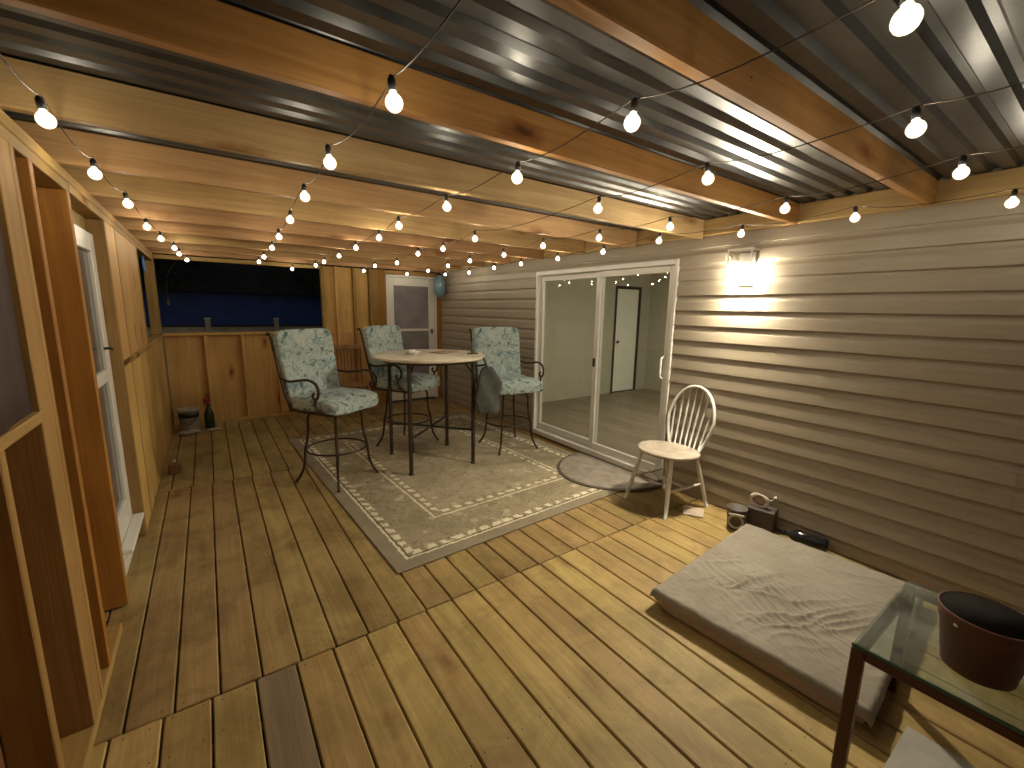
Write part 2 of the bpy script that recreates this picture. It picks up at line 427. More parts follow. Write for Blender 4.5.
def tabletop_mat():
    m, nt, b = new_mat('cream_stone'); co = objco(nt)
    n = noise_n(nt, co, 22, 8, .7)
    nt.links.new(ramp(nt, n, [(.3, (.56,.48,.35)), (.55, (.68,.60,.45)), (.75, (.76,.68,.53))]), b.inputs['Base Color'])
    b.inputs['Roughness'].default_value = .32; return m
M['tabletop'] = tabletop_mat()
def laminate():
    return wood('laminate_floor', (.33,.27,.20), (.24,.19,.135), 'x', .35, .1, knots=False)
M['laminate'] = laminate()

# ------------------------------------------------------------------- layout
W = 3.328            # plane of the house wall
B = 6.85             # plane of the far end wall
XL = -0.46           # porch side of the left stud wall
ZB, ZR = 2.18, 2.296 # underside of the beams, underside of the roof sheet
YJ = 1.9185          # butt joint of the deck boards

# ---- ground and deck
g = MB(); g.box(-60, 60, -60, 90, -.9, -.5)
tag(g.build('ground', M['grass']), kind='structure')
d = MB()
def boards(y0, y1, xs, dark=()):
    for i, x in enumerate(xs[:-1]):
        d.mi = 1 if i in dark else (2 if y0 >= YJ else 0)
        a, b_ = x + .0035, xs[i+1] - .0035
        if b_ - a < .03: continue
        d.box(a, b_, y0 + random.uniform(.001, .006), y1 - random.uniform(.001, .006), -.035, 0, .005)
    d.mi = 0
near = [-.419 + .1545*i for i in range(-1, 25)]
near = [x for x in near if x < 3.36] + [3.36]
boards(-1.6, YJ, near, dark=(4,))
far = [-.383 + .151*i for i in range(-2, 26)]; far = [x for x in far if x < 3.36] + [3.36]
mid_i = int(len(far)*.55)
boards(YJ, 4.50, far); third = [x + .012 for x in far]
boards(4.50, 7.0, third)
d.box(XL-.22, -.575, -1.6, YJ, -.035, 0, .004)
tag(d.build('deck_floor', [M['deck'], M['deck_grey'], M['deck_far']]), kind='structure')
sc = MB()
for (xs, ya, yb2) in ((near, -1.6, YJ), (far, YJ, 4.50), (third, 4.50, 6.8)):
    for i in range(len(xs)-1):
        for yk in [ya+.03] + [-1.38+.62*k for k in range(14)] + [yb2-.03]:
            if not (ya+.02 < yk < yb2-.02) or xs[i] < XL or xs[i+1]-xs[i] < .1: continue
            for fx in (.22, .78):
                x0 = xs[i] + (xs[i+1]-xs[i])*fx + random.uniform(-.008, .008); y0 = yk + random.uniform(-.008, .008)
                sc._add([(x0+.0032*math.cos(q*PI/4), y0+.0032*math.sin(q*PI/4), .0006) for q in range(8)], [tuple(range(8))])
tag(sc.build('deck_screws', plain('screw_heads', (.06,.05,.04), .5, .4)), kind='structure')
j = MB()
for k in range(14): j.box(-.7, 3.36, -1.4+.62*k, -1.36+.62*k, -.24, -.05)
tag(j.build('deck_joists', M['plate_x']), kind='structure')

# ---- roof sheet
r = MB(); prof = []
per = .098; y = -1.6
while y < 7.3:
    for f_, dz in ((0, 0), (.26, 0), (.40, .020), (.62, .020), (.76, 0)):
        prof.append((y + f_*per, ZR + dz + .002))
    y += per
r.extrude_x(prof, -1.1, W-.001)
r.extrude_x([(a, z+.0015) for a, z in prof][::-1], -1.1, W-.001)
tag(r.build('metal_roof', M['metal']), 'corrugated galvanised metal roof sheet lying across the ceiling beams', 'roof')

# ---- beams
ys = [.754, 1.423, 2.10, 2.76, 3.43, 4.10, 4.77, 5.44, 6.11, 6.75]
ordi = ['nearest', 'second nearest', 'third nearest', 'fourth nearest', 'fifth nearest', 'sixth nearest', 'sixth from the end wall... ', '', '', '']
names = ['ceiling beam nearest the camera, orange knotty timber running up to the house wall at upper right',
 'second ceiling beam from the camera, long orange knotty timber across the top left of the porch',
 'third ceiling beam from the camera, the pale yellow timber behind the long orange one',
 'fourth ceiling beam from the camera, orange timber just behind the pale yellow one',
 'fifth ceiling beam from the camera, brownish timber above the near side of the bistro table',
 'sixth ceiling beam from the camera, timber directly over the round bistro table',
 'fourth ceiling beam from the far end wall, brown timber behind the bistro table',
 'third ceiling beam from the far end wall, brown timber across the far porch',
 'second ceiling beam from the far end wall, brown timber across the far porch',
 'farthest ceiling beam, brown timber right against the far end wall']
for i, yb in enumerate(ys):
    m = MB(); L = W - .046 - (-.62); zb = 2.168 if i < 2 else 2.152
    m.box(0, L, -.041, 0, 0, ZR - zb, .004)
    for k in range(random.randint(1, 3)):    # nail heads on the near face
        xx = random.uniform(.5, L-.1)
        m.lathe([(.004, 0), (.004, .0015)], n=8, M=T(xx, -.041, random.uniform(.02, .09)) @ Rm(PI/2, 'X'))
    o = m.build('ceiling_beam', M['beam_yellow'] if i == 2 else M['beam_amber'] if i < 2 else M['beam_orange'], loc=(-.62, yb, zb))
    tag(o, names[i], 'beam', 'beams under the metal roof')
m = MB(); m.box(W-.045, W-.002, -1.6, B-.01, 2.174, ZR, .004)
tag(m.build('ledger_board', M['ledger']), 'yellow ledger board along the top of the siding, holding the beam ends', 'beam')

# ---- house wall with sliding door, and the room behind
house = thing('house', 'house wall of beige horizontal vinyl siding with a sliding glass door into a dim room', 'house', (0,0,0))
def siding(y0, y1, z0, z1, mb):
    C0, H = 1.833, .1235
    k0 = math.floor((z0 - C0)/H)
    rs = random.Random(11)
    for k in range(k0, k0+30):
        if k % 2 == 0 or k == k0: seams = sorted([rs.uniform(-1.2, 6.6) for _ in range(2)])
        b0 = C0 + k*H; prof = []
        for dz, out in ((0, .0025), (.0005, .0195), (.004, .021), (.030, .0195), (.066, .0165), (.078, .0150), (.088, .0105), (.098, .006), (.108, .003), (.1235, .002)):
            z = b0 + dz
            if z0 <= z <= z1: prof.append((out, z))
        if not prof: continue
        if prof[0][1] > z0 and prof[0][1] - b0 > 1e-6: prof.insert(0, (prof[0][0], max(z0, b0)))
        if prof[-1][1] < min(z1, b0+H): prof.append((prof[-1][0], min(z1, b0+H)))
        cuts = [y0] + [q for q in seams if y0+.05 < q < y1-.05] + [y1]
        for n_ in range(len(cuts)-1):
            e = .0022 if n_ % 2 else 0.0
            a_ = cuts[n_] - (.02 if n_ % 2 else 0)
            mb.extrude_y([(W - o - e, z) for o, z in prof], cuts[n_+1], a_)
DY0, DY1, DZ0, DZ1 = 2.275, 4.215, .05, 2.02
s = MB()
siding(-1.6, DY0-.004, .02, ZB+.003, s); siding(DY1+.004, B, .02, ZB+.003, s); siding(DY0-.004, DY1+.004, DZ1+.002, ZB+.003, s)
s.build('siding_wall', M['siding'], house)
s = MB()   # the wall behind the siding, as a core with the door opening left out
s.box(W+.002, W+.12, -1.6, DY0+.003, -.1, ZR+.1); s.box(W+.002, W+.12, DY1-.003, B+.1, -.1, ZR+.1); s.box(W+.002, W+.12, DY0+.003, DY1-.003, DZ1-.003, ZR+.1); s.box(W+.002, W+.12, DY0+.003, DY1-.003, -.1, .045)
s.build('wall_core', M['room_wall'], house)
f = MB()   # sliding door frame
fo = W-.03; fi = W+.09
f.box(fo, fi, DY0, DY0+.035, DZ0, DZ1, .004); f.box(fo, fi, DY1-.03, DY1, DZ0, DZ1, .004)
f.box(fo, fi, DY0+.035, DY1-.03, DZ1-.045, DZ1, .004); f.box(fo-.012, fi, DY0+.035, DY1-.03, DZ0-.02, DZ0+.035, .004)
sd = f.build('sliding_door', M['white'], house)
YM = 3.20
def panel(y0, y1, x0, st, nm):
    p = MB(); z0, z1 = DZ0+.036, DZ1-.052
    p.box(x0, x0+.035, y0, y0+st, z0, z1, .003); p.box(x0, x0+.035, y1-st, y1, z0, z1, .003)
    p.box(x0+.001, x0+.034, y0+st, y1-st, z1-.055, z1, .003); p.box(x0+.001, x0+.034, y0+st, y1-st, z0, z0+.075, .003)
    o = p.build(nm, M['white'], sd)
    return (y0+st-.004, y1-st+.004, z0+.07, z1-.05)
a = panel(DY0+.036, YM+.03, W-.008, .055, 'sliding_panel')
b = panel(YM-.02, DY1-.031, W+.036, .032, 'fixed_panel')
q = MB(); q.box(W+.007, W+.012, a[0], a[1], a[2], a[3]); q.build('glass_pane', M['glass'], sd)
q = MB(); q.box(W+.051, W+.056, b[0], b[1], b[2], b[3]); q.build('glass_pane', M['glass'], sd)
q = MB(); q.tube(smooth([(W-.01, DY0+.08, .98), (W-.05, DY0+.08, 1.0), (W-.055, DY0+.08, 1.08), (W-.05, DY0+.08, 1.16), (W-.01, DY0+.08, 1.18)]), .010)
q.build('handle', M['white'], sd)
q = MB(); q.box(W-.022, W-.0085, YM-.004, YM+.022, .99, 1.08, .003); q.build('latch', M['black'], sd)
# room
RX = 7.9; RY0, RY1 = .6, 5.37
q = MB()
x = W+.125
while x < RX:
    yy = RY0; off = random.uniform(0, 1)
    q.box(x, min(x+.118, RX), RY0, RY1, .02, .075, .0006); x += .119
q.build('room_floor', wood('laminate', (.30,.245,.175), (.22,.175,.12), 'y', .4, .12, knots=False), house)
q = MB()
DX0, DX1, DT = 6.06, 6.66, 1.97
q.box(W+.125, DX0-.05, RY1, RY1+.1, .075, 2.4); q.box(DX1+.05, RX, RY1, RY1+.1, .075, 2.4); q.box(DX0-.05, DX1+.05, RY1, RY1+.1, DT+.05, 2.4)
q.box(RX, RX+.1, RY0, RY1, .075, 2.4); q.box(W+.125, RX, RY0-.1, RY0, .075, 2.4)
q.box(6.98, 7.10, 4.75, RY1-.002, .075, 2.4)
q.build('room_wall', M['room_wall'], house)
q = MB(); q.box(W+.125, RX, RY0, RY1, 2.401, 2.45); q.build('room_ceiling', M['white'], house)
q = MB(); q.lathe([(0, 2.36), (.15, 2.362), (.17, 2.375), (.17, 2.4005)], (5.0, 2.6, 0), 28); q.build('added_room_light', M['added_room_light'], house)  # unseen ceiling lamp, added to brighten the room behind the glass
q = MB(); q.box(DX0-.048, DX0-.005, RY1-.012, RY1+.09, .076, DT+.05); q.box(DX1+.005, DX1+.048, RY1-.012, RY1+.09, .076, DT+.05); q.box(DX0-.005, DX1+.005, RY1-.012, RY1+.09, DT+.005, DT+.05)
q.build('door_trim', M['dark_gap'], house)
q = MB(); q.box(DX0, DX1, RY1+.01, RY1+.045, .09, DT, .003)
for z0, z1 in ((.25, .95), (1.12, 1.82)):
    for x0, x1 in ((DX0+.08, DX0+.28), (DX0+.33, DX1-.08)): q.box(x0, x1, RY1+.003, RY1+.0098, z0, z1, .003)
rd = q.build('room_door', M['room_door'], house)
q = MB(); q.lathe([(.006, 0), (.01, .02), (.026, .03), (.028, .045), (.015, .056), (.0, .058)], n=14, M=T(DX0+.05, RY1+.008, 1.02) @ Rm(PI/2, 'X')); q.build('knob', M['dark_gap'], rd)

# ---- left stud wall
lw = thing('stud_wall', 'open framed stud wall of bare timber along the left side of the porch', 'wall', (0,0,0))
XO = XL - .096
def stud(y0, y1, z0, z1, mat, par=lw, x0=XO, x1=XL):
    m = MB(); m.box(x0, x1, y0, y1, z0, z1, .003); return m.build('stud', M[mat], par)
PT = 2.151      # top plates
m = MB(); m.box(XO, XL, -1.6, 2.86, PT-.045, PT-.001, .003); m.box(XO+.004, XL-.004, -1.6, 2.862, PT-.09, PT-.046, .003)
m.box(XO, XL, 2.862, B, PT-.045, PT-.001, .003); m.box(XO+.002, XL-.002, 2.864, B, PT-.088, PT-.046, .003); m.build('top_plate', M['plate'], lw)
m = MB(); m.box(XO, XL, -1.6, 2.60, .001, .041, .003); m.build('bottom_plate', M['plate'], lw)
ZT = PT - .091
stud(1.965, 2.092, .042, ZT, 'stud'); stud(2.094, 2.130, .042, ZT, 'stud', x1=XL+.002)
stud(2.281, 2.325, .042, ZT, 'stud_red'); stud(2.800, 2.846, .012, ZT, 'stud_red')
for y in (1.60, 1.22, .84, .46): stud(y, y+.042, .042, 1.188, 'stud')
stud(3.66, 3.705, .012, ZT, 'stud_olive')
stud(4.02, 4.06, .012, ZT, 'stud'); 
stud(5.16, 5.20, 1.20, ZT, 'stud', x1=XL+.003); stud(6.70, 6.745, 1.20, ZT, 'stud_olive')
for y in (4.6, 5.16, 5.75, 6.3): stud(y, y+.042, .012, 1.158, 'ply')
m = MB(); m.box(XO-.02, XL+.006, -1.6, 1.963, 1.19, 1.225, .004); m.box(XO-.02, XL+.012, 4.062, B-.12, 1.16, 1.198, .004); m.build('window_sill', M['plate'], lw)
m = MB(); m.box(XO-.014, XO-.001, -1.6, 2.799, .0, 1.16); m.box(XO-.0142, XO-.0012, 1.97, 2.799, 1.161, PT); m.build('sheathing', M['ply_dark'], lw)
m = MB(); m.box(XL-.014, XL-.001, 3.71, 5.158, .012, 1.157); m.box(XL-.0145, XL-.0012, 5.203, B-.12, .012, 1.157); m.box(XL-.0143, XL-.0013, 3.71, 5.158, 1.2, ZT); m.build('plywood_panel', M['ply'], lw)
m = MB(); m.box(XO, XO+.014, 2.848, 3.658, 1.98, ZT); m.build('header_board', M['stud_olive'], lw)
# white door in the left wall
m = MB(); x0, x1 = XO+.002, XO+.04
m.box(x0, x1, 2.86, 2.96, .07, 1.97, .004); m.box(x0, x1, 3.54, 3.655, .07, 1.97, .004)
m.box(x0+.001, x1-.001, 2.96, 3.54, 1.86, 1.97, .004); m.box(x0+.001, x1-.001, 2.96, 3.54, 1.10, 1.17, .004); m.box(x0+.001, x1-.001, 2.96, 3.54, .07, .33, .004)
m.box(x0-.02, x1+.01, 2.85, 3.657, .0, .068, .004)
ld = m.build('storm_door', M['white'], lw); tag(ld, 'narrow white glazed door set between the studs')
m = MB(); m.box(x0+.012, x0+.02, 2.955, 3.545, .325, 1.865); m.build('glass_pane', plain('storm_glass', (.11,.11,.12), .08, var=.3, scale=2), ld)
m = MB(); m.box(x1, x1+.06, 3.10, 3.652, .15, .178, .006); m.build('door_ledge', M['white'], ld)
m = MB(); m.tube([(x1, 3.49, 1.30), (x1+.04, 3.49, 1.30), (x1+.045, 3.42, 1.30)], .008); m.build('handle', M['black'], ld)
# corner post
m = MB(); m.box(XO, XL, B-.115, B-.002, .012, ZT, .004); m.build('corner_post', M['stud_olive'], lw)
# tarp over the near opening
m = MB(); n = 40; vs = []; fs = []
for i in range(n+1):
    for k in range(9):
        yy = -1.5 + 3.45*i/n; z = 1.215 + (2.07-1.215)*k/8
        vs.append((XL - .012 + .006*math.sin(i*.9 + k*.25) + .003*math.sin(i*2.1), yy, z))
for i in range(n):
    for k in range(8): fs.append((i*9+k, (i+1)*9+k, (i+1)*9+k+1, i*9+k+1))
m.sm = True; m._add(vs, fs); tp = m.build('tarp', M['tarp'])
md = tp.modifiers.new('thick', 'SOLIDIFY'); md.thickness = .003
tag(tp, 'dark brown sheet closing the opening above the near sill of the left wall', 'tarp')

# ---- far end wall
ew = thing('end_wall', 'far end wall of bare plywood and studs with an open window bay and a door', 'wall', (0, B, 0))
def eb(nm, x0, x1, y0, y1, z0, z1, mat, par=ew, c=.003):
    m = MB(); m.box(x0, x1, y0, y1, z0, z1, c); return m.build(nm, M[mat], par)
eb('sill_plate', XL+.002, 1.405, -.012, .09, 1.172, 1.208, 'plate_x')
eb('plywood_panel', XL+.002, 2.24, .075, .09, .0, 1.171, 'ply')
eb('bottom_plate', XL+.002, 1.40, .0, .074, .001, .038, 'plate_x')
eb('plywood_panel', 1.447, 2.10, .0765, .0915, 1.173, PT-.002, 'ply')
for x in (-.05, .36, .77, 1.10): eb('stud', x, x+.04, .0, .074, .039, 1.171, 'ply')
eb('stud', 1.408, 1.446, -.002, .09, .001, PT-.002, 'stud'); eb('stud', 1.60, 1.64, .0, .074, .001, PT-.002, 'ply'); eb('stud', 1.86, 1.90, .0, .074, .001, PT-.002, 'stud')
eb('stud', 2.105, 2.150, -.004, .09, .001, PT-.002, 'stud'); eb('stud', 2.153, 2.24, -.001, .09, .001, PT-.002, 'stud'); eb('stud', 2.242, 2.35, .0, .09, .001, PT-.002, 'stud_red')
eb('stud', 3.235, W-.02, .002, .09, .001, PT-.002, 'stud_red'); eb('header_board', 2.352, 3.233, .01, .09, 2.085, PT-.002, 'plate_x')
eb('header_board', XL+.002, 1.406, .0, .08, PT-.05, PT-.002, 'plate_x')
m = MB(); x0, x1 = 2.36, 3.228
m.box(x0, x0+.035, -.01, .05, .02, 2.08, .004); m.box(x1-.035, x1, -.01, .05, .02, 2.08, .004); m.box(x0+.036, x1-.036, -.01, .05, 2.045, 2.08, .004)
m.box(x0+.04, x0+.125, .0, .04, .04, 2.04, .004); m.box(x1-.145, x1-.04, .0, .04, .04, 2.04, .004)
m.box(x0+.125, x1-.145, .001, .039, 1.915, 2.04, .004); m.box(x0+.125, x1-.145, .001, .039, 1.185, 1.225, .004); m.box(x0+.125, x1-.145, .001, .039, .04, .30, .004)
ed = m.build('storm_door', M['white'], ew); tag(ed, 'white glazed door in the far end wall')
m = MB(); m.box(x0+.12, x1-.14, .015, .021, 1.22, 1.92); m.box(x0+.12, x1-.14, .0152, .0212, .295, 1.19); m.build('glass_pane', M['glass_dark'], ed)
m = MB(); m.box(x1-.105, x1-.085, -.016, -.0005, 1.13, 1.22, .003); m.tube([(x1-.095, -.012, 1.19), (x1-.095, -.05, 1.19), (x1-.15, -.052, 1.19)], .008); m.build('handle', M['black'], ed)

# ---- outside
fn = thing('garden_fence', 'low grey board fence with pale post caps beyond the open end bay', 'fence', (0, 10.6, -.5))
m = MB(); m.box(-9, 9, 0, .03, .0, 1.62, 0); m.build('fence_boards', M['fence'], fn)
m = MB(); m.box(-9, 9, -.05, .06, 1.622, 1.66, .004); m.build('top_rail', M['roof_dark'], fn)
for x in (-7.5,-6.2,-4.9,-3.6,-2.4,-1.2, .015, 1.22, 2.45, 3.7, 5, 6.3):
    m = MB(); m.box(x-.045, x+.045, -.09, -.0505, 0, 1.77, .004); m.build('fence_post', M['fence'], fn)
    m = MB(); m.box(x-.055, x+.055, -.10, -.045, 1.771, 1.80, .006); m.build('post_cap', M['white'], fn)
sh = thing('garden_shed', 'low dark blue shed with a black roof behind the garden fence', 'shed', (1.0, 13.6, -.5))
m = MB(); m.box(-6, 6, 0, 3, 0, 2.37); m.build('wall', M['blue'], sh)
m = MB(); vs = [(-6.4,-.35,2.36),(6.4,-.35,2.36),(6.4,1.6,4.6),(-6.4,1.6,4.6),(-6.4,3.4,2.36),(6.4,3.4,2.36)]
m._add(vs, [(0,1,2,3),(3,2,5,4),(0,3,4),(1,5,2),(0,4,5,1)]); m.build('roof', M['roof_dark'], sh)

def tree(x, y, zc, rad, seed, label):
    rs = random.Random(seed)
    t = thing('tree', label, 'tree', (x, y, -.5), 0, 'trees beyond the fence')
    m = MB(); pts = [(0, 0, 0), (.05, .02, 1.2), (-.04, .05, 2.4), (.06, 0, zc+.5)]
    m.tube(smooth(pts, 4), [.16 - .09*k/12 for k in range(13)], 8)
    for k in range(7):
        a = rs.uniform(0, 2*PI); z = rs.uniform(1.9, zc); L = rs.uniform(.6, 1.0)*rad
        m.tube(smooth([(0, 0, z), (.45*L*math.cos(a), .45*L*math.sin(a), z+.35*L), (L*math.cos(a), L*math.sin(a), z+.4*L+rs.uniform(-.2,.3))], 4), [.05-.04*q/8 for q in range(9)], 6)
    m.build('trunk', M['bark'], t)
    m = MB()
    clumps = []
    for k in range(70):
        a = rs.uniform(0, 2*PI); r_ = rad*math.sqrt(rs.random()); h = rs.uniform(-.42, 1.0)
        clumps.append((r_*math.cos(a), r_*math.sin(a), zc + h*rad*.8*(1-.45*r_/rad), rs.uniform(.18, .42)))
    for cx, cy_c, cz, cr in clumps:
        for q in range(40):
            p = Vector((rs.gauss(0, 1), rs.gauss(0, 1), rs.gauss(0, .8))).normalized()*cr*rs.random()**.4 + Vector((cx, cy_c, cz))
            u = Vector((rs.gauss(0,1), rs.gauss(0,1), rs.gauss(0,1))).normalized(); v = u.orthogonal().normalized()
            l = rs.uniform(.05, .10); w_ = l*.45
            m._add([p-u*l, p-v*w_, p+u*l, p+v*w_], [(0,1,2,3)])
    m.build('crown', M['leaf'], t)
tree(-1.75, 12.3, 3.0, 1.9, 3, 'dark leafy tree beyond the fence at the left of the open end bay')
tree(3.25, 12.5, 3.0, 2.1, 5, 'dark leafy tree beyond the fence at the right of the open end bay')

# ---- string lights
P = {}
S1 = [(-.327,1.862,2.08),(-.319,2.489,2.08),(-.286,3.111,2.08),(-.279,3.943,2.08),(-.246,4.588,2.08),(-.19,5.25,2.08),(-.178,5.822,2.08),(-.131,6.541,2.08)]
S2 = [(.433,1.152,2.08),(.411,1.745,2.08),(.431,2.342,2.08),(.463,3.012,2.08),(.501,3.801,2.08),(.538,4.564,2.08),(.562,5.471,2.08),(.575,6.148,2.08)]
S3 = [(1.039,.305,2.08),(.997,.867,2.08),(1.043,1.47,2.08),(1.05,2.092,2.08),(1.048,2.76,2.08),(1.106,3.327,2.08),(1.13,4.022,2.08),(1.167,4.775,2.08),(1.184,5.547,2.08),(1.2,6.1,2.08),(1.0,6.6,2.055)]
S4 = [(1.639,.422,2.08),(1.625,1.021,2.08),(1.667,1.638,2.08),(1.675,2.884,2.08),(1.739,3.547,2.08),(1.715,4.038,2.08),(1.87,5.018,2.08),(1.795,5.589,2.08),(1.91,6.45,2.078)]
S5 = [(2.247,.432,2.08),(2.363,1.061,2.08),(2.342,1.693,2.08),(2.319,2.255,2.08),(2.271,2.822,2.08),(2.367,3.527,2.08),(2.389,4.219,2.08),(2.469,4.903,2.08),(2.594,5.767,2.08),(2.576,6.50,2.078)]
S6 = [(2.989,.391,2.08),(2.85,.926,2.08),(2.884,1.544,2.08),(2.736,2.063,2.08),(2.885,2.749,2.08),(2.93,3.40,2.08),(2.968,4.075,2.08),(3.011,4.708,2.08),(3.10,5.50,2.075),(3.05,6.15,2.08)]
labels = ['string of lit globe bulbs along the left stud wall, ending down the corner post',
 'second string of lit globe bulbs from the left wall, running under the beams',
 'third string of lit globe bulbs from the left wall, passing left of the table',
 'string of lit globe bulbs over the middle of the bistro table',
 'string of lit globe bulbs second from the house wall, with the big bulb at upper right',
 'string of lit globe bulbs closest to the siding, passing just above the sliding door']
labels[2] = 'string of lit globe bulbs starting at the largest bulb, third from the left wall'
labels[3] = 'string of lit globe bulbs third from the house wall, over the bistro table'
labels[4] = 'string of lit globe bulbs second from the house wall, between the beams and sliding door'
sock = MB(); sock.lathe([(.0080, .0), (.0105, .002), (.0105, .024), (.008, .030), (.004, .036), (.0, .037)], n=12)
blb = MB(); R0 = .0225; RC = .0135
blb.lathe([(0, -R0)] + [(R0*math.sin(t), -R0*math.cos(t)) for t in [PI*k/10 for k in range(1, 9)]] + [(.0095, R0*.98), (.0085, R0+.004)], n=14)
core = MB(); core.lathe([(0, -RC)] + [(RC*math.sin(t), -RC*math.cos(t)) for t in [PI*k/8 for k in range(1, 8)]] + [(0, RC)], n=10)
sock_o = blb_o = core_o = None
for si, S in enumerate((S1, S2, S3, S4, S5, S6)):
    root = thing('string_light', labels[si], 'string lights', S[0], 0, 'string lights hung under the beams')
    o0 = Vector(S[0])
    # cable
    tops = [Vector(p) + Vector((0, 0, .060)) for p in S]
    first = tops[0] + (tops[0]-tops[1])*.9; first.z = ZB-.006
    if si == 0: first = tops[0] + Vector((-.01, -.45, .012))
    path = [first] + tops
    if S[-1][1] < 6.5: path.append(Vector((S[-1][0]+.02, 6.7, ZB-.02)))
    pts = []
    for i in range(len(path)-1):
        a, b_ = path[i], path[i+1]
        sag = .028*min(1.6, (b_-a).length/.62)
        jx = random.uniform(-.012, .012)
        for k in range(8):
            t = k/8; p = a.lerp(b_, t); p.z -= sag*4*t*(1-t) - .004*math.sin(6*t); p.x += jx*math.sin(PI*t); pts.append(p)
    pts.append(path[-1])
    if si == 0:
        pts += smooth([path[-1], (-.27, 6.66, 2.03), (-.35, 6.69, 1.85), (-.36, 6.69, 1.62)], 6)[1:]
    m = MB(); m.tube([p - o0 for p in pts], 0.0019, 6)
    if si == 0: m.box(-.375-o0.x, -.345-o0.x, 6.675-o0.y, 6.705-o0.y, 1.55-o0.z, 1.62-o0.z, .004)
    m.build('cable', M['cable'], root)
    for p in S:
        q = Vector(p) - o0
        if blb_o is None:
            blb_o = bo = blb.build('bulb', M['bulb'], root)
            sock_o = so = sock.build('socket', M['black'], bo); core_o = co2 = core.build('filament', M['core'], bo)
        else:
            bo = blb_o.copy(); COL.objects.link(bo); bo.parent = root
            so = sock_o.copy(); COL.objects.link(so); so.parent = bo
            co2 = core_o.copy(); COL.objects.link(co2); co2.parent = bo
        bo.location = q; so.location = (0, 0, R0+.003)
        bo.rotation_euler = (random.uniform(-.14, .14), random.uniform(-.14, .14), 0)

# ---- wall lamp
LY, LZ = 1.695, 1.895
lp = thing('wall_lamp', 'lit white box lantern on the siding beside the sliding door', 'lamp', (W-.018, LY, LZ))
m = MB(); m.box(-.02, 0, -.06, .06, -.12, .12, .004); m.build('back_plate', M['white'], lp)
m = MB(); hw, x0, x1 = .088, -.135, -.022
for yy in (-hw, hw-.009):
    m.box(x0, x0+.009, yy, yy+.009, -.105, .125, .001)
m.box(x0-.003, x1, -hw-.003, hw+.003, .126, .138, .002); m.box(x0-.001, x0+.008, -hw+.0095, hw-.0095, -.108, -.1, .001); m.box(x0, x0+.009, -hw+.009, hw-.009, .035, .043, .001)
m.build('frame', M['white'], lp)
m = MB(); m.box(x0+.003, x0+.005, -hw+.010, hw-.010, .044, .124); m.box(x0+.010, x1, -hw+.003, -hw+.005, .044, .124); m.box(x0+.010, x1, hw-.005, hw-.003, .044, .124); m.build('glass_pane', M['clear'], lp)
m = MB(); m.box(x0+.014, x1-.004, -hw+.0105, -hw+.0125, -.104, .010); m.build('side_glass', M['lamp'], lp)
m = MB(); m.box(x0+.014, x1-.004, hw-.0125, hw-.0105, -.104, .010); m.build('side_glass', M['lamp'], lp)
m = MB(); m.box(x0+.010, x1-.004, -hw+.0105, hw-.0105, .0135, .018, .001); m.build('lamp_cap', M['white'], lp)
m = MB(); xa, xb, za, zb_, ww = x0+.0125, x1-.006, .006, -.104, hw-.016     # slanted lens, facing down and out
m._add([(xa, -ww, za), (xa, ww, za), (xb, ww, zb_), (xb, -ww, zb_), (xa+.004, -ww, za+.006), (xa+.004, ww, za+.006), (xb+.003, ww, zb_+.006), (xb+.003, -ww, zb_+.006)],
       [(0,3,2,1), (4,5,6,7), (0,1,5,4), (2,3,7,6), (1,2,6,5), (3,0,4,7)]); m.build('front_diffuser', M['lamp_front'], lp)

# ---- rug and mat
RW, RL = 2.44, 3.25
m = MB(); m.box(0, RW, 0, RL, 0, .008, .003)
rug = m.build('area_rug', rug_mat(RW, RL), loc=(.807, 2.289, .003)); rug.rotation_euler = (0, 0, math.radians(2.4))
tag(rug, 'large tan floral rug with pale dashed borders under the bistro set', 'rug')
m = MB(); n = 28; vs = [(0, .56, .0), ]; top = []
for sc, z in ((1.0, 0), (1.0, .007), (.955, .012)):
    top.append([(-.64*sc*math.sin(PI*k/n), .55*sc*math.cos(PI*k/n), z) for k in range(n+1)])
V = sum(top, []); F = []
for l in range(2):
    for k in range(n): F.append((l*(n+1)+k, l*(n+1)+k+1, (l+1)*(n+1)+k+1, (l+1)*(n+1)+k))
    F.append((l*(n+1), (l+1)*(n+1), (l+1)*(n+1)+n, l*(n+1)+n))
m.mi = 1; m._add(V, F); m.mi = 0
m._add(top[2], [tuple(range(n+1))])
dm = m.build('door_mat', [M['mat'], M['mat_edge']], loc=(W-.05, 2.78, .0125))
tag(dm, 'half round brown door mat in front of the sliding door', 'mat')

# ---- bistro table
TX, TY, TZ = 1.815, 4.03, 1.112
t = thing('bistro_table', 'round bar height table with cream stone top on thin black iron legs', 'table', (TX, TY, 0))
m = MB(); m.lathe([(.0, TZ-.032), (.54, TZ-.032), (.556, TZ-.027), (.560, TZ-.016), (.556, TZ-.005), (.546, TZ), (.0, TZ)], n=56); m.build('tabletop', M['tabletop'], t)
legs = [(1.466-TX, 3.704-TY), (1.517-TX, 4.377-TY), (2.118-TX, 3.673-TY), (2.158-TX, 4.344-TY)]
zr = .36
for x, y in legs:
    m = MB(); m.box(x-.016, x+.016, y-.016, y+.016, .006, TZ-.06, .004); m.lathe([(.028, 0), (.028, .004), (.018, .012), (.016, .03)], (x, y, 0.0115), 12)
    m.tube(smooth([(x, y, TZ-.17), (x*.86, y*.86, TZ-.10), (x*.80, y*.80, TZ-.06)], 4), .009, 6); m.build('leg', M['black_metal'], t)
m = MB()
for a, b_, dz in ((0, 3, 0), (1, 2, .003)):
    m.tube([(legs[a][0], legs[a][1], zr+dz), (legs[b_][0], legs[b_][1], zr+dz)], .011, 8)
m.build('cross_brace', M['black_metal'], t)
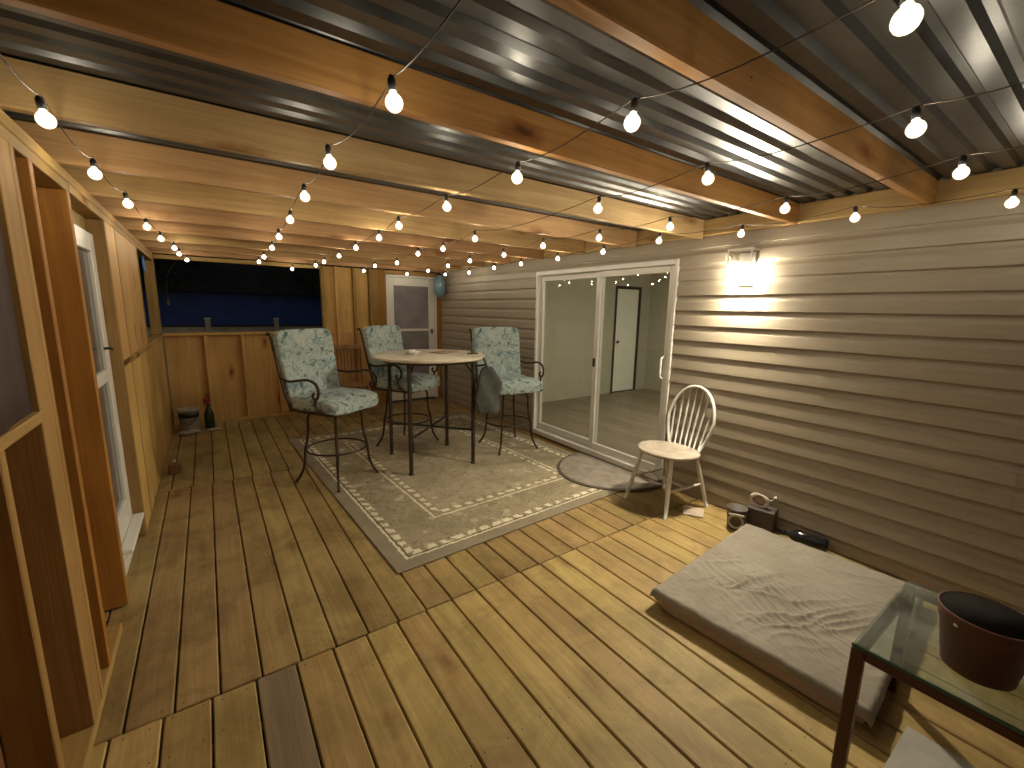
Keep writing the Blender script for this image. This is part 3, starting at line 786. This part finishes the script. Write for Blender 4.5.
m = MB(); m.tube([(.46*math.cos(k*PI/20), .46*math.sin(k*PI/20), TZ-.048) for k in range(40)], .012, 8, closed=True)
m.build('top_ring', M['black_metal'], t)
# things on the table
m = MB(); m.lathe([(0, .006), (.05, .006), (.06, .02), (.085, .032), (.088, .03), (.062, .012), (.055, 0), (0, 0)][::-1], n=24)
tag(m.build('saucer', M['white_worn'], loc=(1.66, 4.10, TZ)), 'small pale dish lying on the left half of the table top', 'dish')
m = MB(); m.soft(.09, .06, .035, T(0,0,.0175), 6, 3.2)
tag(m.build('crumpled_napkin', M['white_worn'], loc=(1.655, 4.10, TZ+.012)), 'crumpled pale napkin in the small dish on the table', 'napkin')
m = MB(); m.box(-.14, .14, -.09, .09, 0, .004, .001, Rm(.3, 'Z')); m.box(-.12, .13, -.085, .08, .0042, .010, .001, Rm(.5, 'Z'))
tag(m.build('folded_paper', plain('tan_paper', (.40,.28,.17), .8), loc=(2.02, 4.12, TZ)), 'folded tan papers lying near the middle of the table top', 'paper')
m = MB(); m.box(-.05, .05, -.03, .03, 0, .012, .003); tr = m.build('phone_tray', M['black'], loc=(2.22, 3.86, TZ))
tag(tr, 'small dark tray at the right rim of the table top', 'tray')
m = MB(); m.lathe([(.015, 0), (.017, .01), (.017, .075), (.008, .095), (.008, .12), (0, .121)], n=14)
tag(m.build('small_bottle', plain('grey_bottle', (.10,.11,.10), .3), loc=(2.215, 3.86, TZ+.012)), 'slim dark grey bottle standing on the tray at the table rim', 'bottle')

# ---- bar chairs
def bar_chair():
    # faces +x
    r = thing('bar_chair', 'x', 'chair', (0,0,0), 0, 'cushioned bar chairs around the table')
    def seatfn(p, q):
        q.z += .010*(1-p.x*p.x)*(1-p.y*p.y) if p.z > 0 else 0
        if p.x > .55: q.z -= .022*(p.x-.55)/.45
        q.z += .004*math.sin(q.x*26)*math.cos(q.y*21)
        return q
    m = MB(); m.soft(.56, .60, .125, T(.04, 0, .735), 18, 6.0, seatfn); m.build('seat_cushion', M['floral'], r)
    def backfn(p, q):
        f = 1 - .40*math.exp(-((p.z-.24)/.06)**2)     # stitched crease
        q.x *= f
        q.x += .012*(1-p.y*p.y) * (1 if p.x > 0 else 0)
        q.x += .005*math.sin(q.z*19)*math.cos(q.y*17)
        q.y *= 1 + .03*p.z
        return q
    m = MB(); m.soft(.085, .585, .66, T(-.262, 0, 1.025) @ Rm(-.17, 'Y'), 24, 9.0, backfn); m.build('back_cushion', M['floral'], r)
    m = MB()
    for s in (-1, 1):
        m.tube(smooth([(-.17, s*.295, .665), (-.225, s*.302, .82), (-.285, s*.305, 1.05), (-.335, s*.306, 1.25), (-.352, s*.306, 1.315), (-.372, s*.307, 1.325), (-.376, s*.307, 1.305)], 5), .011, 8)
    m.tube(smooth([(-.345, -.305, 1.27), (-.352, -.12, 1.285), (-.352, .12, 1.285), (-.345, .305, 1.27)], 5), .009, 8)
    m.tube([(-.225, -.30, .80), (-.225, .30, .80)], .009, 8); m.tube([(-.19, -.295, .70), (-.19, .295, .70)], .009, 8)
    for k in range(-2, 3): m.tube([(-.228, k*.1, .80), (-.350, k*.1, 1.28)], .006, 6)
    m.build('back_frame', M['bronze'], r)
    m = MB(); c = [(.27,.285),(-.20,.285),(-.20,-.285),(.27,-.285)]
    for i in range(4): m.tube([(*c[i], .672), (*c[(i+1)%4], .672)], .011, 8)
    m.tube([(-.2, 0, .672), (.27, 0, .672)], .011, 8); m.tube([(0.02, -.285, .672), (.02, .285, .672)], .011, 8)
    m.lathe([(.055, .60), (.06, .61), (.06, .655), (.1, .664)], (0.02, 0, 0), 20)
    m.build('seat_frame', M['bronze'], r)
    for s in (-1, 1):
        m = MB()
        m.tube(smooth([(-.255, s*.305, .95), (-.14, s*.330, .935), (-.02, s*.340, .95), (.09, s*.342, .965), (.175, s*.342, .94), (.205, s*.342, .885), (.19, s*.342, .825), (.155, s*.338, .81), (.135, s*.338, .835), (.15, s*.338, .86)], 6), .0115, 8)
        m.tube(smooth([(.165, s*.340, .81), (.16, s*.335, .75), (.19, s*.315, .70), (.23, s*.29, .672)], 5), .0105, 8)
        m.build('armrest', M['bronze'], r)
    for k in range(4):
        a = PI/4 + k*PI/2
        m = MB(); P_ = [(.12, .657), (.19, .645), (.225, .585), (.228, .50), (.238, .40), (.262, .30), (.268, .22), (.285, .12), (.325, .04), (.348, .012)]
        m.tube(smooth([(.02+rr*math.cos(a), rr*math.sin(a), z) for rr, z in P_], 5), .0115, 8)
        m.lathe([(.014, .0), (.016, .008), (.010, .016)], (.02+.348*math.cos(a), .348*math.sin(a), 0), 10)
        m.build('leg', M['bronze'], r)
    m = MB(); m.tube([(.02+.252*math.cos(k*PI/20), .252*math.sin(k*PI/20), .295) for k in range(40)], .009, 8, closed=True); m.build('footrest_ring', M['bronze'], r)
    return r
ca = bar_chair(); cb = copy_tree(ca); cc = copy_tree(ca)
ca['label'] = 'nearest bar chair with teal floral cushions, left of the table at the rug corner'
cb['label'] = 'bar chair with floral cushions behind the table, partly hidden by the table top'
cc['label'] = 'bar chair with floral cushions right of the table, beside the sliding door'
ca.location = (.87, 4.03, .0115); ca.rotation_euler.z = math.radians(-58)
cb.location = (1.80, 4.66, .0115); cb.rotation_euler.z = math.radians(-58)
cc.location = (2.75, 3.98, .0115); cc.rotation_euler.z = math.radians(-95)
# ---- bag on the chair's arm
m = MB()
def bagfn(p, q):
    t = (p.z+1)/2
    k = 1.0 - .55*max(0, t-.66)/.34 if t > .66 else 1.0 - .05*(.66-t)/.66
    q.x *= k; q.y *= (.55 + .45*(1-t)) * (1.0)
    q.x += .012*math.sin(q.z*23) + .02*t; q.y += .008*math.sin(q.x*31 + q.z*17)
    return q
m.soft(.25, .13, .47, T(0, 0, .235), 18, 6.0, bagfn)
bag = thing('cloth_bag', 'dark grey cloth bag hanging from the table edge beside the right bar chair', 'bag', (2.235, 3.60, .54), math.radians(-20))
m.build('bag_body', M['bag'], bag)
m = MB()
for s in (-1, 1): m.tube(smooth([(.0, s*.03, .43), (-.015, s*.03, .50), (-.04, s*.012, .56)], 5), .008, 6)
m.build('strap', M['bag'], bag)

# ---- white spindle chair
wc = thing('windsor_chair', 'white hoop back spindle chair with worn seat standing against the siding', 'chair', (3.02, 2.03, 0), math.radians(174))
m = MB(); sh_ = []
def seat_prof(mb):
    n = 40; rings = []
    for rr, z in ((.0, .437), (.80, .436), (.93, .442), (.985, .450), (1.0, .459), (.985, .468), (.90, .472), (.70, .468), (.40, .462), (.0, .460)):
        ring = []
        for k in range(n):
            w = 2*PI*k/n
            a = .232 + .012*math.cos(w); bb = .262 - .02*(1-math.cos(w))*.5
            ring.append((a*rr*math.cos(w), bb*rr*math.sin(w), z + (.006*math.cos(w)*rr)))
        rings.append(ring)
    V = sum(rings, []); F = []
    for i in range(len(rings)-1):
        for k in range(n):
            l = (k+1) % n; F.append((i*n+k, i*n+l, (i+1)*n+l, (i+1)*n+k))
    mb.sm = True; mb._add(V, F); mb.sm = False
seat_prof(m)
ws = m.build('seat', plain('worn_seat', (.42,.36,.29), .45, var=.3, scale=9, bmp=.1), wc); tag(ws, 'brownish worn seat')
hoop = []
for k in range(33):
    t = PI*k/32; yy = .228*math.cos(t); zz = math.sin(t)
    h = zz**.75
    hoop.append((-.175 - .115*h, yy*(1+.12*math.sin(t)) * (1.0 if h > .45 else .66+.34*(h/.45)**.8), .465 + .50*h))
m = MB(); m.tube(hoop, .0125, 10); m.build('hoop', M['white_worn'], wc)
for k in range(-3, 4):
    y1 = k*.060; y0 = k*.047
    t = math.acos(max(-1, min(1, y1/.240))); h = math.sin(t)**.75
    a = Vector((-.185 + .004*abs(k), y0, .465)); b_ = Vector((-.175-.115*h, y1*1.03, .465+.50*h - .004))
    m = MB(); m.tube([a, a.lerp(b_, .3), a.lerp(b_, .6), b_], [.0065, .0085, .0075, .0055], 8); m.build('spindle', M['white_worn'], wc)
lt = []
for sx in (-1, 1):
    for sy in (-1, 1):
        a = Vector((sx*.14, sy*.15, .445)); b_ = Vector((sx*.235, sy*.215 if sx > 0 else sy*.225, .0)); lt.append((sx, sy, a, b_))
        m = MB(); m.tube([a, a.lerp(b_, .25), a.lerp(b_, .55), a.lerp(b_, .8), b_], [.0145, .0175, .0185, .0165, .0135], 10); m.build('leg', M['white_worn'], wc)
def at(sx, sy, f): 
    for q in lt:
        if q[0] == sx and q[1] == sy: return q[2].lerp(q[3], f)
for sy in (-1, 1):
    m = MB(); a, b_ = at(-1, sy, .55), at(1, sy, .55); m.tube([a, a.lerp(b_, .5), b_], [.008, .0115, .008], 8); m.build('stretcher', M['white_worn'], wc)
m = MB(); a = at(-1,-1,.55).lerp(at(1,-1,.55), .5); b_ = at(-1,1,.55).lerp(at(1,1,.55), .5); m.tube([a, a.lerp(b_, .5), b_], [.008, .0115, .008], 8); m.build('stretcher', M['white_worn'], wc)

# ---- mattress
mt = thing('crib_mattress', 'thin cream foam mattress with a rumpled cover lying on the deck by the siding', 'mattress', (2.475, .855, 0), math.radians(4.5))
ML, MWd, MH = 1.19, .94, .105
m = MB(); m.soft(ML-.012, MWd-.012, MH-.012, T(0, 0, (MH-.012)/2), 12, 14); m.build('foam_core', M['mattress_side'], mt)
m = MB(); nx, ny = 190, 150; vs = []; fs = []
for i in range(nx+1):
    for k in range(ny+1):
        u, v = i/nx, k/ny
        x, y = (u-.5)*ML, (v-.5)*MWd
        z = MH
        e = min(u, 1-u)*ML; e2 = min(v, 1-v)*MWd
        # rumples
        wv = .30*noise.noise(Vector((x*5, y*5, 1)))
        fa = noise.noise(Vector((x*4.0 + wv, y*16 + x*7 + 3*wv, .3))); fb = noise.noise(Vector((x*26 - y*8 + 4*wv, y*5 + wv, 5.3)))
        fold = (1-abs(fa))**3 * .75 + (1-abs(fb))**4*.40 - .5
        mask = max(0, min(1, .72 + 1.3*noise.noise(Vector((x*2.3, y*2.3, 9))))) * math.exp(-((x+.02)/.50)**4 - ((y-.02)/.42)**4)
        z += .024*mask*fold + .004*noise.noise(Vector((x*9, y*9, 2.1))) + .0025*noise.noise(Vector((x*34, y*34, 4)))
        rim = math.exp(-e/.05) + math.exp(-e2/.05)
        z += .006*noise.noise(Vector((x*19, y*19, 7)))*min(1, rim)
        if e < .02: z -= .016*(1-e/.02)**2
        if e2 < .02: z -= .016*(1-e2/.02)**2
        vs.append((x*1.004, y*1.004, z + .001))
for i in range(nx):
    for k in range(ny): fs.append((i*(ny+1)+k, (i+1)*(ny+1)+k, (i+1)*(ny+1)+k+1, i*(ny+1)+k+1))
# ragged overhanging hem all round
loop = [(i, 0) for i in range(nx)] + [(nx, k) for k in range(ny)] + [(i, ny) for i in range(nx, 0, -1)] + [(0, k) for k in range(ny, 0, -1)]
base = len(vs)
for n_, (i, k) in enumerate(loop):
    x, y, z = vs[i*(ny+1)+k]
    drop = .018 + .020*max(0, noise.noise(Vector((x*11, y*11, 5)))+.25) + .007*noise.noise(Vector((x*45, y*45, 8)))
    o_ = .004 + .004*noise.noise(Vector((x*30, y*30, 3)))
    sx = (1 if i == nx else -1 if i == 0 else 0); sy = (1 if k == ny else -1 if k == 0 else 0)
    vs.append((x + sx*o_, y + sy*o_, z - drop))
for n_ in range(len(loop)):
    a = loop[n_]; b_ = loop[(n_+1) % len(loop)]
    fs.append((a[0]*(ny+1)+a[1], base+n_, base+(n_+1) % len(loop), b_[0]*(ny+1)+b_[1]))
m.sm = True; m._add(vs, fs); cv = m.build('cover', M['mattress'], mt)

# ---- glass table with pot (front right)
GT = thing('glass_table', 'low glass topped table with a dark red frame in the near right corner', 'table', (1.665, .38, 0))
GZ = .50; GL, GW = .62, 1.05        # along x, along -y
m = MB(); m.box(.012, GL, -GW, -.004, GZ-.012, GZ, .002); m.build('glass_top', [M['glass_green']], GT)
m = MB(); m.box(.006, .0115, -GW, -.002, GZ-.0125, GZ-.001, .001); m.build('glass_edge', M['glass_edge'], GT)
for x, y in ((0, 0), (GL-.04, 0), (0, -GW+.04), (GL-.04, -GW+.04)):
    m = MB(); m.box(x+.002, x+.038, y-.038, y-.002, 0, GZ-.014, .004); m.build('leg', M['table_red'], GT)
m = MB()
for (x0, x1, y0, y1) in ((.039, GL-.041, -.034, -.006), (.039, GL-.041, -GW+.006, -GW+.034), (.006, .034, -GW+.041, -.039), (GL-.034, GL-.006, -GW+.041, -.039)):
    m.box(x0, x1, y0, y1, GZ-.045, GZ-.0135, .003)
m.build('frame', M['table_red'], GT)
pt = thing('plant_pot', 'empty terracotta brown plant pot standing on the glass table', 'pot', (1.862, .118, GZ)); pt.scale = (.94, .94, .94)
m = MB(); m.lathe([(0, 0), (.083, 0), (.088, .004), (.108, .150), (.111, .152), (.118, .195), (.1185, .202), (.114, .203), (.1066, .165), (.0985, .09), (.0, .085)], n=40); m.build('pot_body', M['pot'], pt)
m = MB(); m.box(-.002, .002, -.006, .006, 0, .022, .001, T(-.098, .055, .165) @ Rm(-.5, 'Z')); m.build('tag', M['white'], pt)
m = MB(); m.lathe([(.0975, .10), (.1055, .17), (.1128, .2015)][::-1], n=40); m.build('pot_inside_shade', M['soil_and_shade'], pt)  # dark inner wall: shade inside the pot put into its colour
m = MB(); m.lathe([(0, .135), (.1015, .135), (.0985, .0925), (0, .092)][::-1], n=32); m.build('soil_and_shade', M['soil_and_shade'], pt)
m = MB(); m.box(0, .30, 0, .21, 0, .003, .001)
tag(m.build('paper_sheet', plain('pale_paper', (.42,.40,.35), .8), loc=(1.80, .06, .001)), 'pale sheet of paper lying on the deck under the glass table', 'paper')

# ---- small things by the wall
bk = thing('small_pot', 'small black pot with a pale ring on its front, beside the white chair', 'pot', (3.10, 1.475, 0))
m = MB(); m.lathe([(0, 0), (.052, 0), (.056, .005), (.070, .15), (.072, .16), (.066, .16), (.052, .02), (0, .018)], n=28); m.build('pot_body', plain('brown_pot', (.12,.10,.085), .55), bk)
m = MB(); Mx = Rm(math.radians(205), 'Z') @ T(.066, 0, .075) @ Rm(PI/2, 'Y') @ Rm(0.1, 'X')
ring = [Mx @ Vector((.047*math.cos(k*PI/14), .047*math.sin(k*PI/14), .003)) for k in range(28)]
m.tube(ring, .0085, 8, closed=True); m.tube(smooth([Rm(math.radians(205), 'Z') @ Vector((.068, -.05, .125)), Rm(math.radians(205), 'Z') @ Vector((.076, 0, .130)), Rm(math.radians(205), 'Z') @ Vector((.068, .05, .125))], 5), .009, 8)
m.build('ring', plain('pale_plastic', (.45,.42,.36), .5), bk)
bx = thing('dark_planter', 'dark square planter between the small pots and the siding', 'planter', (3.235, 1.36, 0), math.radians(12))
m = MB(); m.box(-.065, .065, -.09, .09, 0, .17, .006); m.build('planter_body', plain('dark_box', (.085,.068,.060), .6), bx)
sl = thing('shell_ornament', 'pinkish white shell ornament resting on the dark planter', 'ornament', (3.215, 1.38, .17), math.radians(190))
m = MB(); m.tube([(.0, .055*math.cos(k*PI/12), .05+.045*math.sin(k*PI/12)) for k in range(24)], [.012+.005*math.sin(k*.9) for k in range(24)], 8, closed=True)
m.build('shell_rim', plain('shell_white', (.62,.54,.48), .35), sl)
m = MB(); m.soft(.035, .09, .08, T(-.02, 0, .05), 8, 2.4); m.build('shell_body', plain('shell_pink', (.36,.24,.20), .5), sl)
m = MB(); m.lathe([(0, 0), (.010, .006), (.013, .014), (.009, .024), (0, .027)], (-.02, .095, .08), 10); m.tube([(-.02, .05, .05), (-.02, .095, .085)], .005, 6); m.build('shell_tip', M['white'], sl)
# a black bottle lying along the wall
m = MB(); Mb = T(3.235, 1.06, .056) @ Rm(math.radians(8), 'Z') @ Rm(-PI/2, 'X')
m.lathe([(0, -.12), (.045, -.12), (.05, -.11), (.05, .04), (.044, .07), (.02, .10), (.018, .125), (.022, .127), (.022, .15), (0, .151)], n=24, M=Mb)
bt = m.build('black_bottle', plain('black_gloss', (.012,.012,.013), .12, var=.1)); tag(bt, 'glossy black bottle lying between the mattress and the siding', 'bottle')
m = MB(); vs = []; fs = []; n = 10
for i in range(n+1):
    for k in range(n+1):
        x, y = (i/n-.5)*.17, (k/n-.5)*.15
        vs.append((x, y, .008 + .008*noise.noise(Vector((x*22, y*22, 1))) ))
for i in range(n):
    for k in range(n): fs.append((i*(n+1)+k, (i+1)*(n+1)+k, (i+1)*(n+1)+k+1, i*(n+1)+k+1))
m.sm = True; m._add(vs, fs); cp = m.build('crumpled_paper', plain('pale_pink_paper', (.52,.42,.33), .8), loc=(3.06, 1.79, 0)); cp.rotation_euler.z = .5
cp.modifiers.new('thick', 'SOLIDIFY').thickness = .002
tag(cp, 'pale crumpled paper on the deck by the rear leg of the white chair', 'paper')

# ---- far corner things
bu = thing('paint_bucket', 'white paint bucket with a black band in the far left corner', 'bucket', (-.28, 6.55, 0))
m = MB(); m.lathe([(0, 0), (.088, 0), (.094, .01), (.104, .27), (.11, .272), (.11, .292), (.099, .293), (.09, .02), (0, .018)], n=28); m.build('bucket_body', plain('grubby_white', (.42,.39,.35), .5, var=.25), bu)
m = MB(); m.lathe([(.1025, .19), (.104, .19), (.1065, .245), (.1045, .245)], n=28); m.build('label_band', M['black'], bu)
m = MB(); m.tube(smooth([(.1, 0, .255), (.06, -.115, .16), (0, -.13, .12), (-.06, -.115, .16), (-.1, 0, .255)], 6), .004, 6); m.build('bail_handle', M['black'], bu)
m = MB(); m.soft(.22, .09, .055, T(0, 0, .0275), 10, 2.8, lambda p, q: Vector((q.x, q.y + .01*math.sin(q.x*40), q.z*(1 - .4*max(0, p.x)))))
rg = m.build('rolled_rag', plain('grey_rag', (.34,.31,.28), .9, var=.4, scale=20), loc=(-.28, 6.40, 0)); rg.rotation_euler.z = .25
tag(rg, 'rumpled white rag on the deck in front of the paint bucket', 'rag')
sb = thing('spray_bottle', 'dark green spray bottle with a red trigger beside the paint bucket', 'bottle', (-.075, 6.62, 0))
m = MB(); m.lathe([(0, 0), (.050, 0), (.054, .008), (.054, .17), (.046, .21), (.020, .27), (.018, .30), (0, .301)], n=24); m.build('bottle_body', plain('green_bottle', (.025,.04,.025), .25), sb)
m = MB(); m.lathe([(.021, .302), (.021, .335), (.014, .34), (.014, .36)], n=14); m.box(-.05, .03, -.016, .016, .36, .395, .006); m.tube([(-.03, 0, .36), (-.04, 0, .325), (-.03, 0, .30)], .006, 6); m.build('trigger_head', plain('red_plastic', (.28,.025,.015), .4), sb)
m = MB(); m.soft(.15, .07, .035, T(0,0,.0175), 8, 3); o = m.build('gardening_glove', plain('tan_glove', (.40,.33,.25), .9), loc=(-.03, 6.44, 0)); tag(o, 'pale work glove lying on the deck by the spray bottle', 'glove')
m = MB(); m.box(-.05, .05, -.06, .06, 0, .09, .006); o = thing('wooden_block', 'short brown timber offcut with a pale knob against the left wall', 'block', (-.36, 4.98, 0)); m.build('block', M['spindle_wood'], o)
m = MB(); m.lathe([(0, 0), (.012, .004), (.016, .016), (.011, .028), (0, .031)], (0, 0, .0905), 12); m.build('knob', M['white'], o)
# wooden spindle chair against the end wall
sc_ = thing('wooden_chair', 'plain brown wooden spindle back chair against the far plywood wall', 'chair', (1.66, 6.42, 0), math.radians(-95))
m = MB(); m.box(-.19, .20, -.20, .20, .43, .465, .008); m.build('seat', M['spindle_wood'], sc_)
m = MB(); m.box(-.275, -.245, -.20, .20, .94, 1.01, .008); m.build('top_rail', M['spindle_wood'], sc_)
for y in (-.185, .185):
    m = MB(); m.tube([(-.19, y, 0), (-.18, y, .44), (-.26, y, .955)], [.014, .018, .013], 8); m.build('rear_leg', M['spindle_wood'], sc_)
    m = MB(); m.tube([(.19, y*1.05, 0), (.17, y*.95, .44)], [.013, .018], 8); m.build('front_leg', M['spindle_wood'], sc_)
for k in range(-3, 4):
    m = MB(); m.tube([(-.178, k*.048, .46), (-.26, k*.048, .945)], .0085, 8); m.build('spindle', M['spindle_wood'], sc_)
m = MB(); m.tube([(-.185, -.185, .2), (-.185, .185, .2)], .01, 8); m.tube([(.18, -.19, .22), (.18, .19, .22)], .01, 8); m.build('stretcher', M['spindle_wood'], sc_)
# blue lantern
ln = thing('hanging_lantern', 'blue grey glass lantern hanging beside the white door at the far end', 'lantern', (3.17, 6.60, 1.74))
m = MB(); m.lathe([(0, 0), (.05, .01), (.082, .07), (.092, .16), (.085, .25), (.06, .32), (.035, .345), (.03, .36), (0, .361)], n=24); m.build('lantern_glass', M['blue_glass'], ln)
m = MB(); m.lathe([(.034, .3615), (.036, .375), (.012, .39), (.004, .40)], n=14); m.tube([(0, 0, .40), (0, 0, .437)], .003, 6); m.build('hanger', M['black'], ln)
# blue spiral ornament in the side opening
m = MB(); pts = []
for k in range(60):
    a = k*.42; rr = .02 + .075*k/60; pts.append((-.50 + .002*k/60, 6.12 + rr*math.cos(a), 1.98 + rr*math.sin(a)))
m.tube(pts, .006, 6); m.tube([(-.50, 6.12, 2.05), (-.50, 6.12, PT-.092)], .002, 5)
tag(m.build('spiral_ornament', plain('blue_enamel', (.08,.22,.60), .3)), 'blue wire spiral hanging in the side opening by the corner post', 'ornament')

# ------------------------------------------------------------ light and sky
w = bpy.data.worlds.new('World'); scene.world = w; w.use_nodes = True
nt = w.node_tree; nt.nodes.clear()
out = nt.nodes.new('ShaderNodeOutputWorld'); bg = nt.nodes.new('ShaderNodeBackground'); sky = nt.nodes.new('ShaderNodeTexSky')
sky.sky_type = 'NISHITA'; sky.sun_disc = False
ELEV, ROT = math.radians(-.5), math.radians(200)
sky.sun_elevation = ELEV; sky.sun_rotation = ROT
bg.inputs[1].default_value = .15
nt.links.new(sky.outputs[0], bg.inputs[0]); nt.links.new(bg.outputs[0], out.inputs[0])
sl_ = bpy.data.lights.new('Sun', 'SUN'); sl_.energy = .002; sl_.angle = math.radians(10); sl_.color = (1, .9, .8)
so_ = bpy.data.objects.new('Sun', sl_); COL.objects.link(so_)
so_.rotation_euler = (PI/2 - math.radians(3), 0, ROT)

# ------------------------------------------------------------------- camera
cam = bpy.data.cameras.new('Camera'); co_ = bpy.data.objects.new('Camera', cam); COL.objects.link(co_)
yaw, pitch, roll, f = .6141, .1715, .018, 431.06
cam.sensor_fit = 'HORIZONTAL'; cam.sensor_width = 36; cam.lens = f/1024*36
cam.clip_start = .02; cam.clip_end = 400
cy, sy, cp, sp = math.cos(yaw), math.sin(yaw), math.cos(pitch), math.sin(pitch)
fw = Vector((sy*cp, cy*cp, -sp)); rt = Vector((cy, -sy, 0)); up = rt.cross(fw)
c, s_ = math.cos(roll), math.sin(roll)
r2 = rt*c + up*s_; u2 = up*c - rt*s_
mw = Matrix((( r2.x, u2.x, -fw.x, 0), (r2.y, u2.y, -fw.y, 0), (r2.z, u2.z, -fw.z, 1.4561*1.08), (0,0,0,1)))
co_.matrix_world = mw
scene.camera = co_
vs_ = scene.view_settings
scene.display_settings.display_device = 'sRGB'
vs_.view_transform = 'Standard'; vs_.look = 'None'; vs_.exposure = 0; vs_.gamma = 1; vs_.use_curve_mapping = False
cy_ = scene.cycles
scene.render.engine = 'CYCLES'
cy_.use_denoising = True
try: cy_.denoiser = 'OPENIMAGEDENOISE'
except Exception: pass
cy_.max_bounces = 8; cy_.diffuse_bounces = 4; cy_.glossy_bounces = 4; cy_.transparent_max_bounces = 12
cy_.sample_clamp_indirect = 6.0
cy_.use_light_tree = True
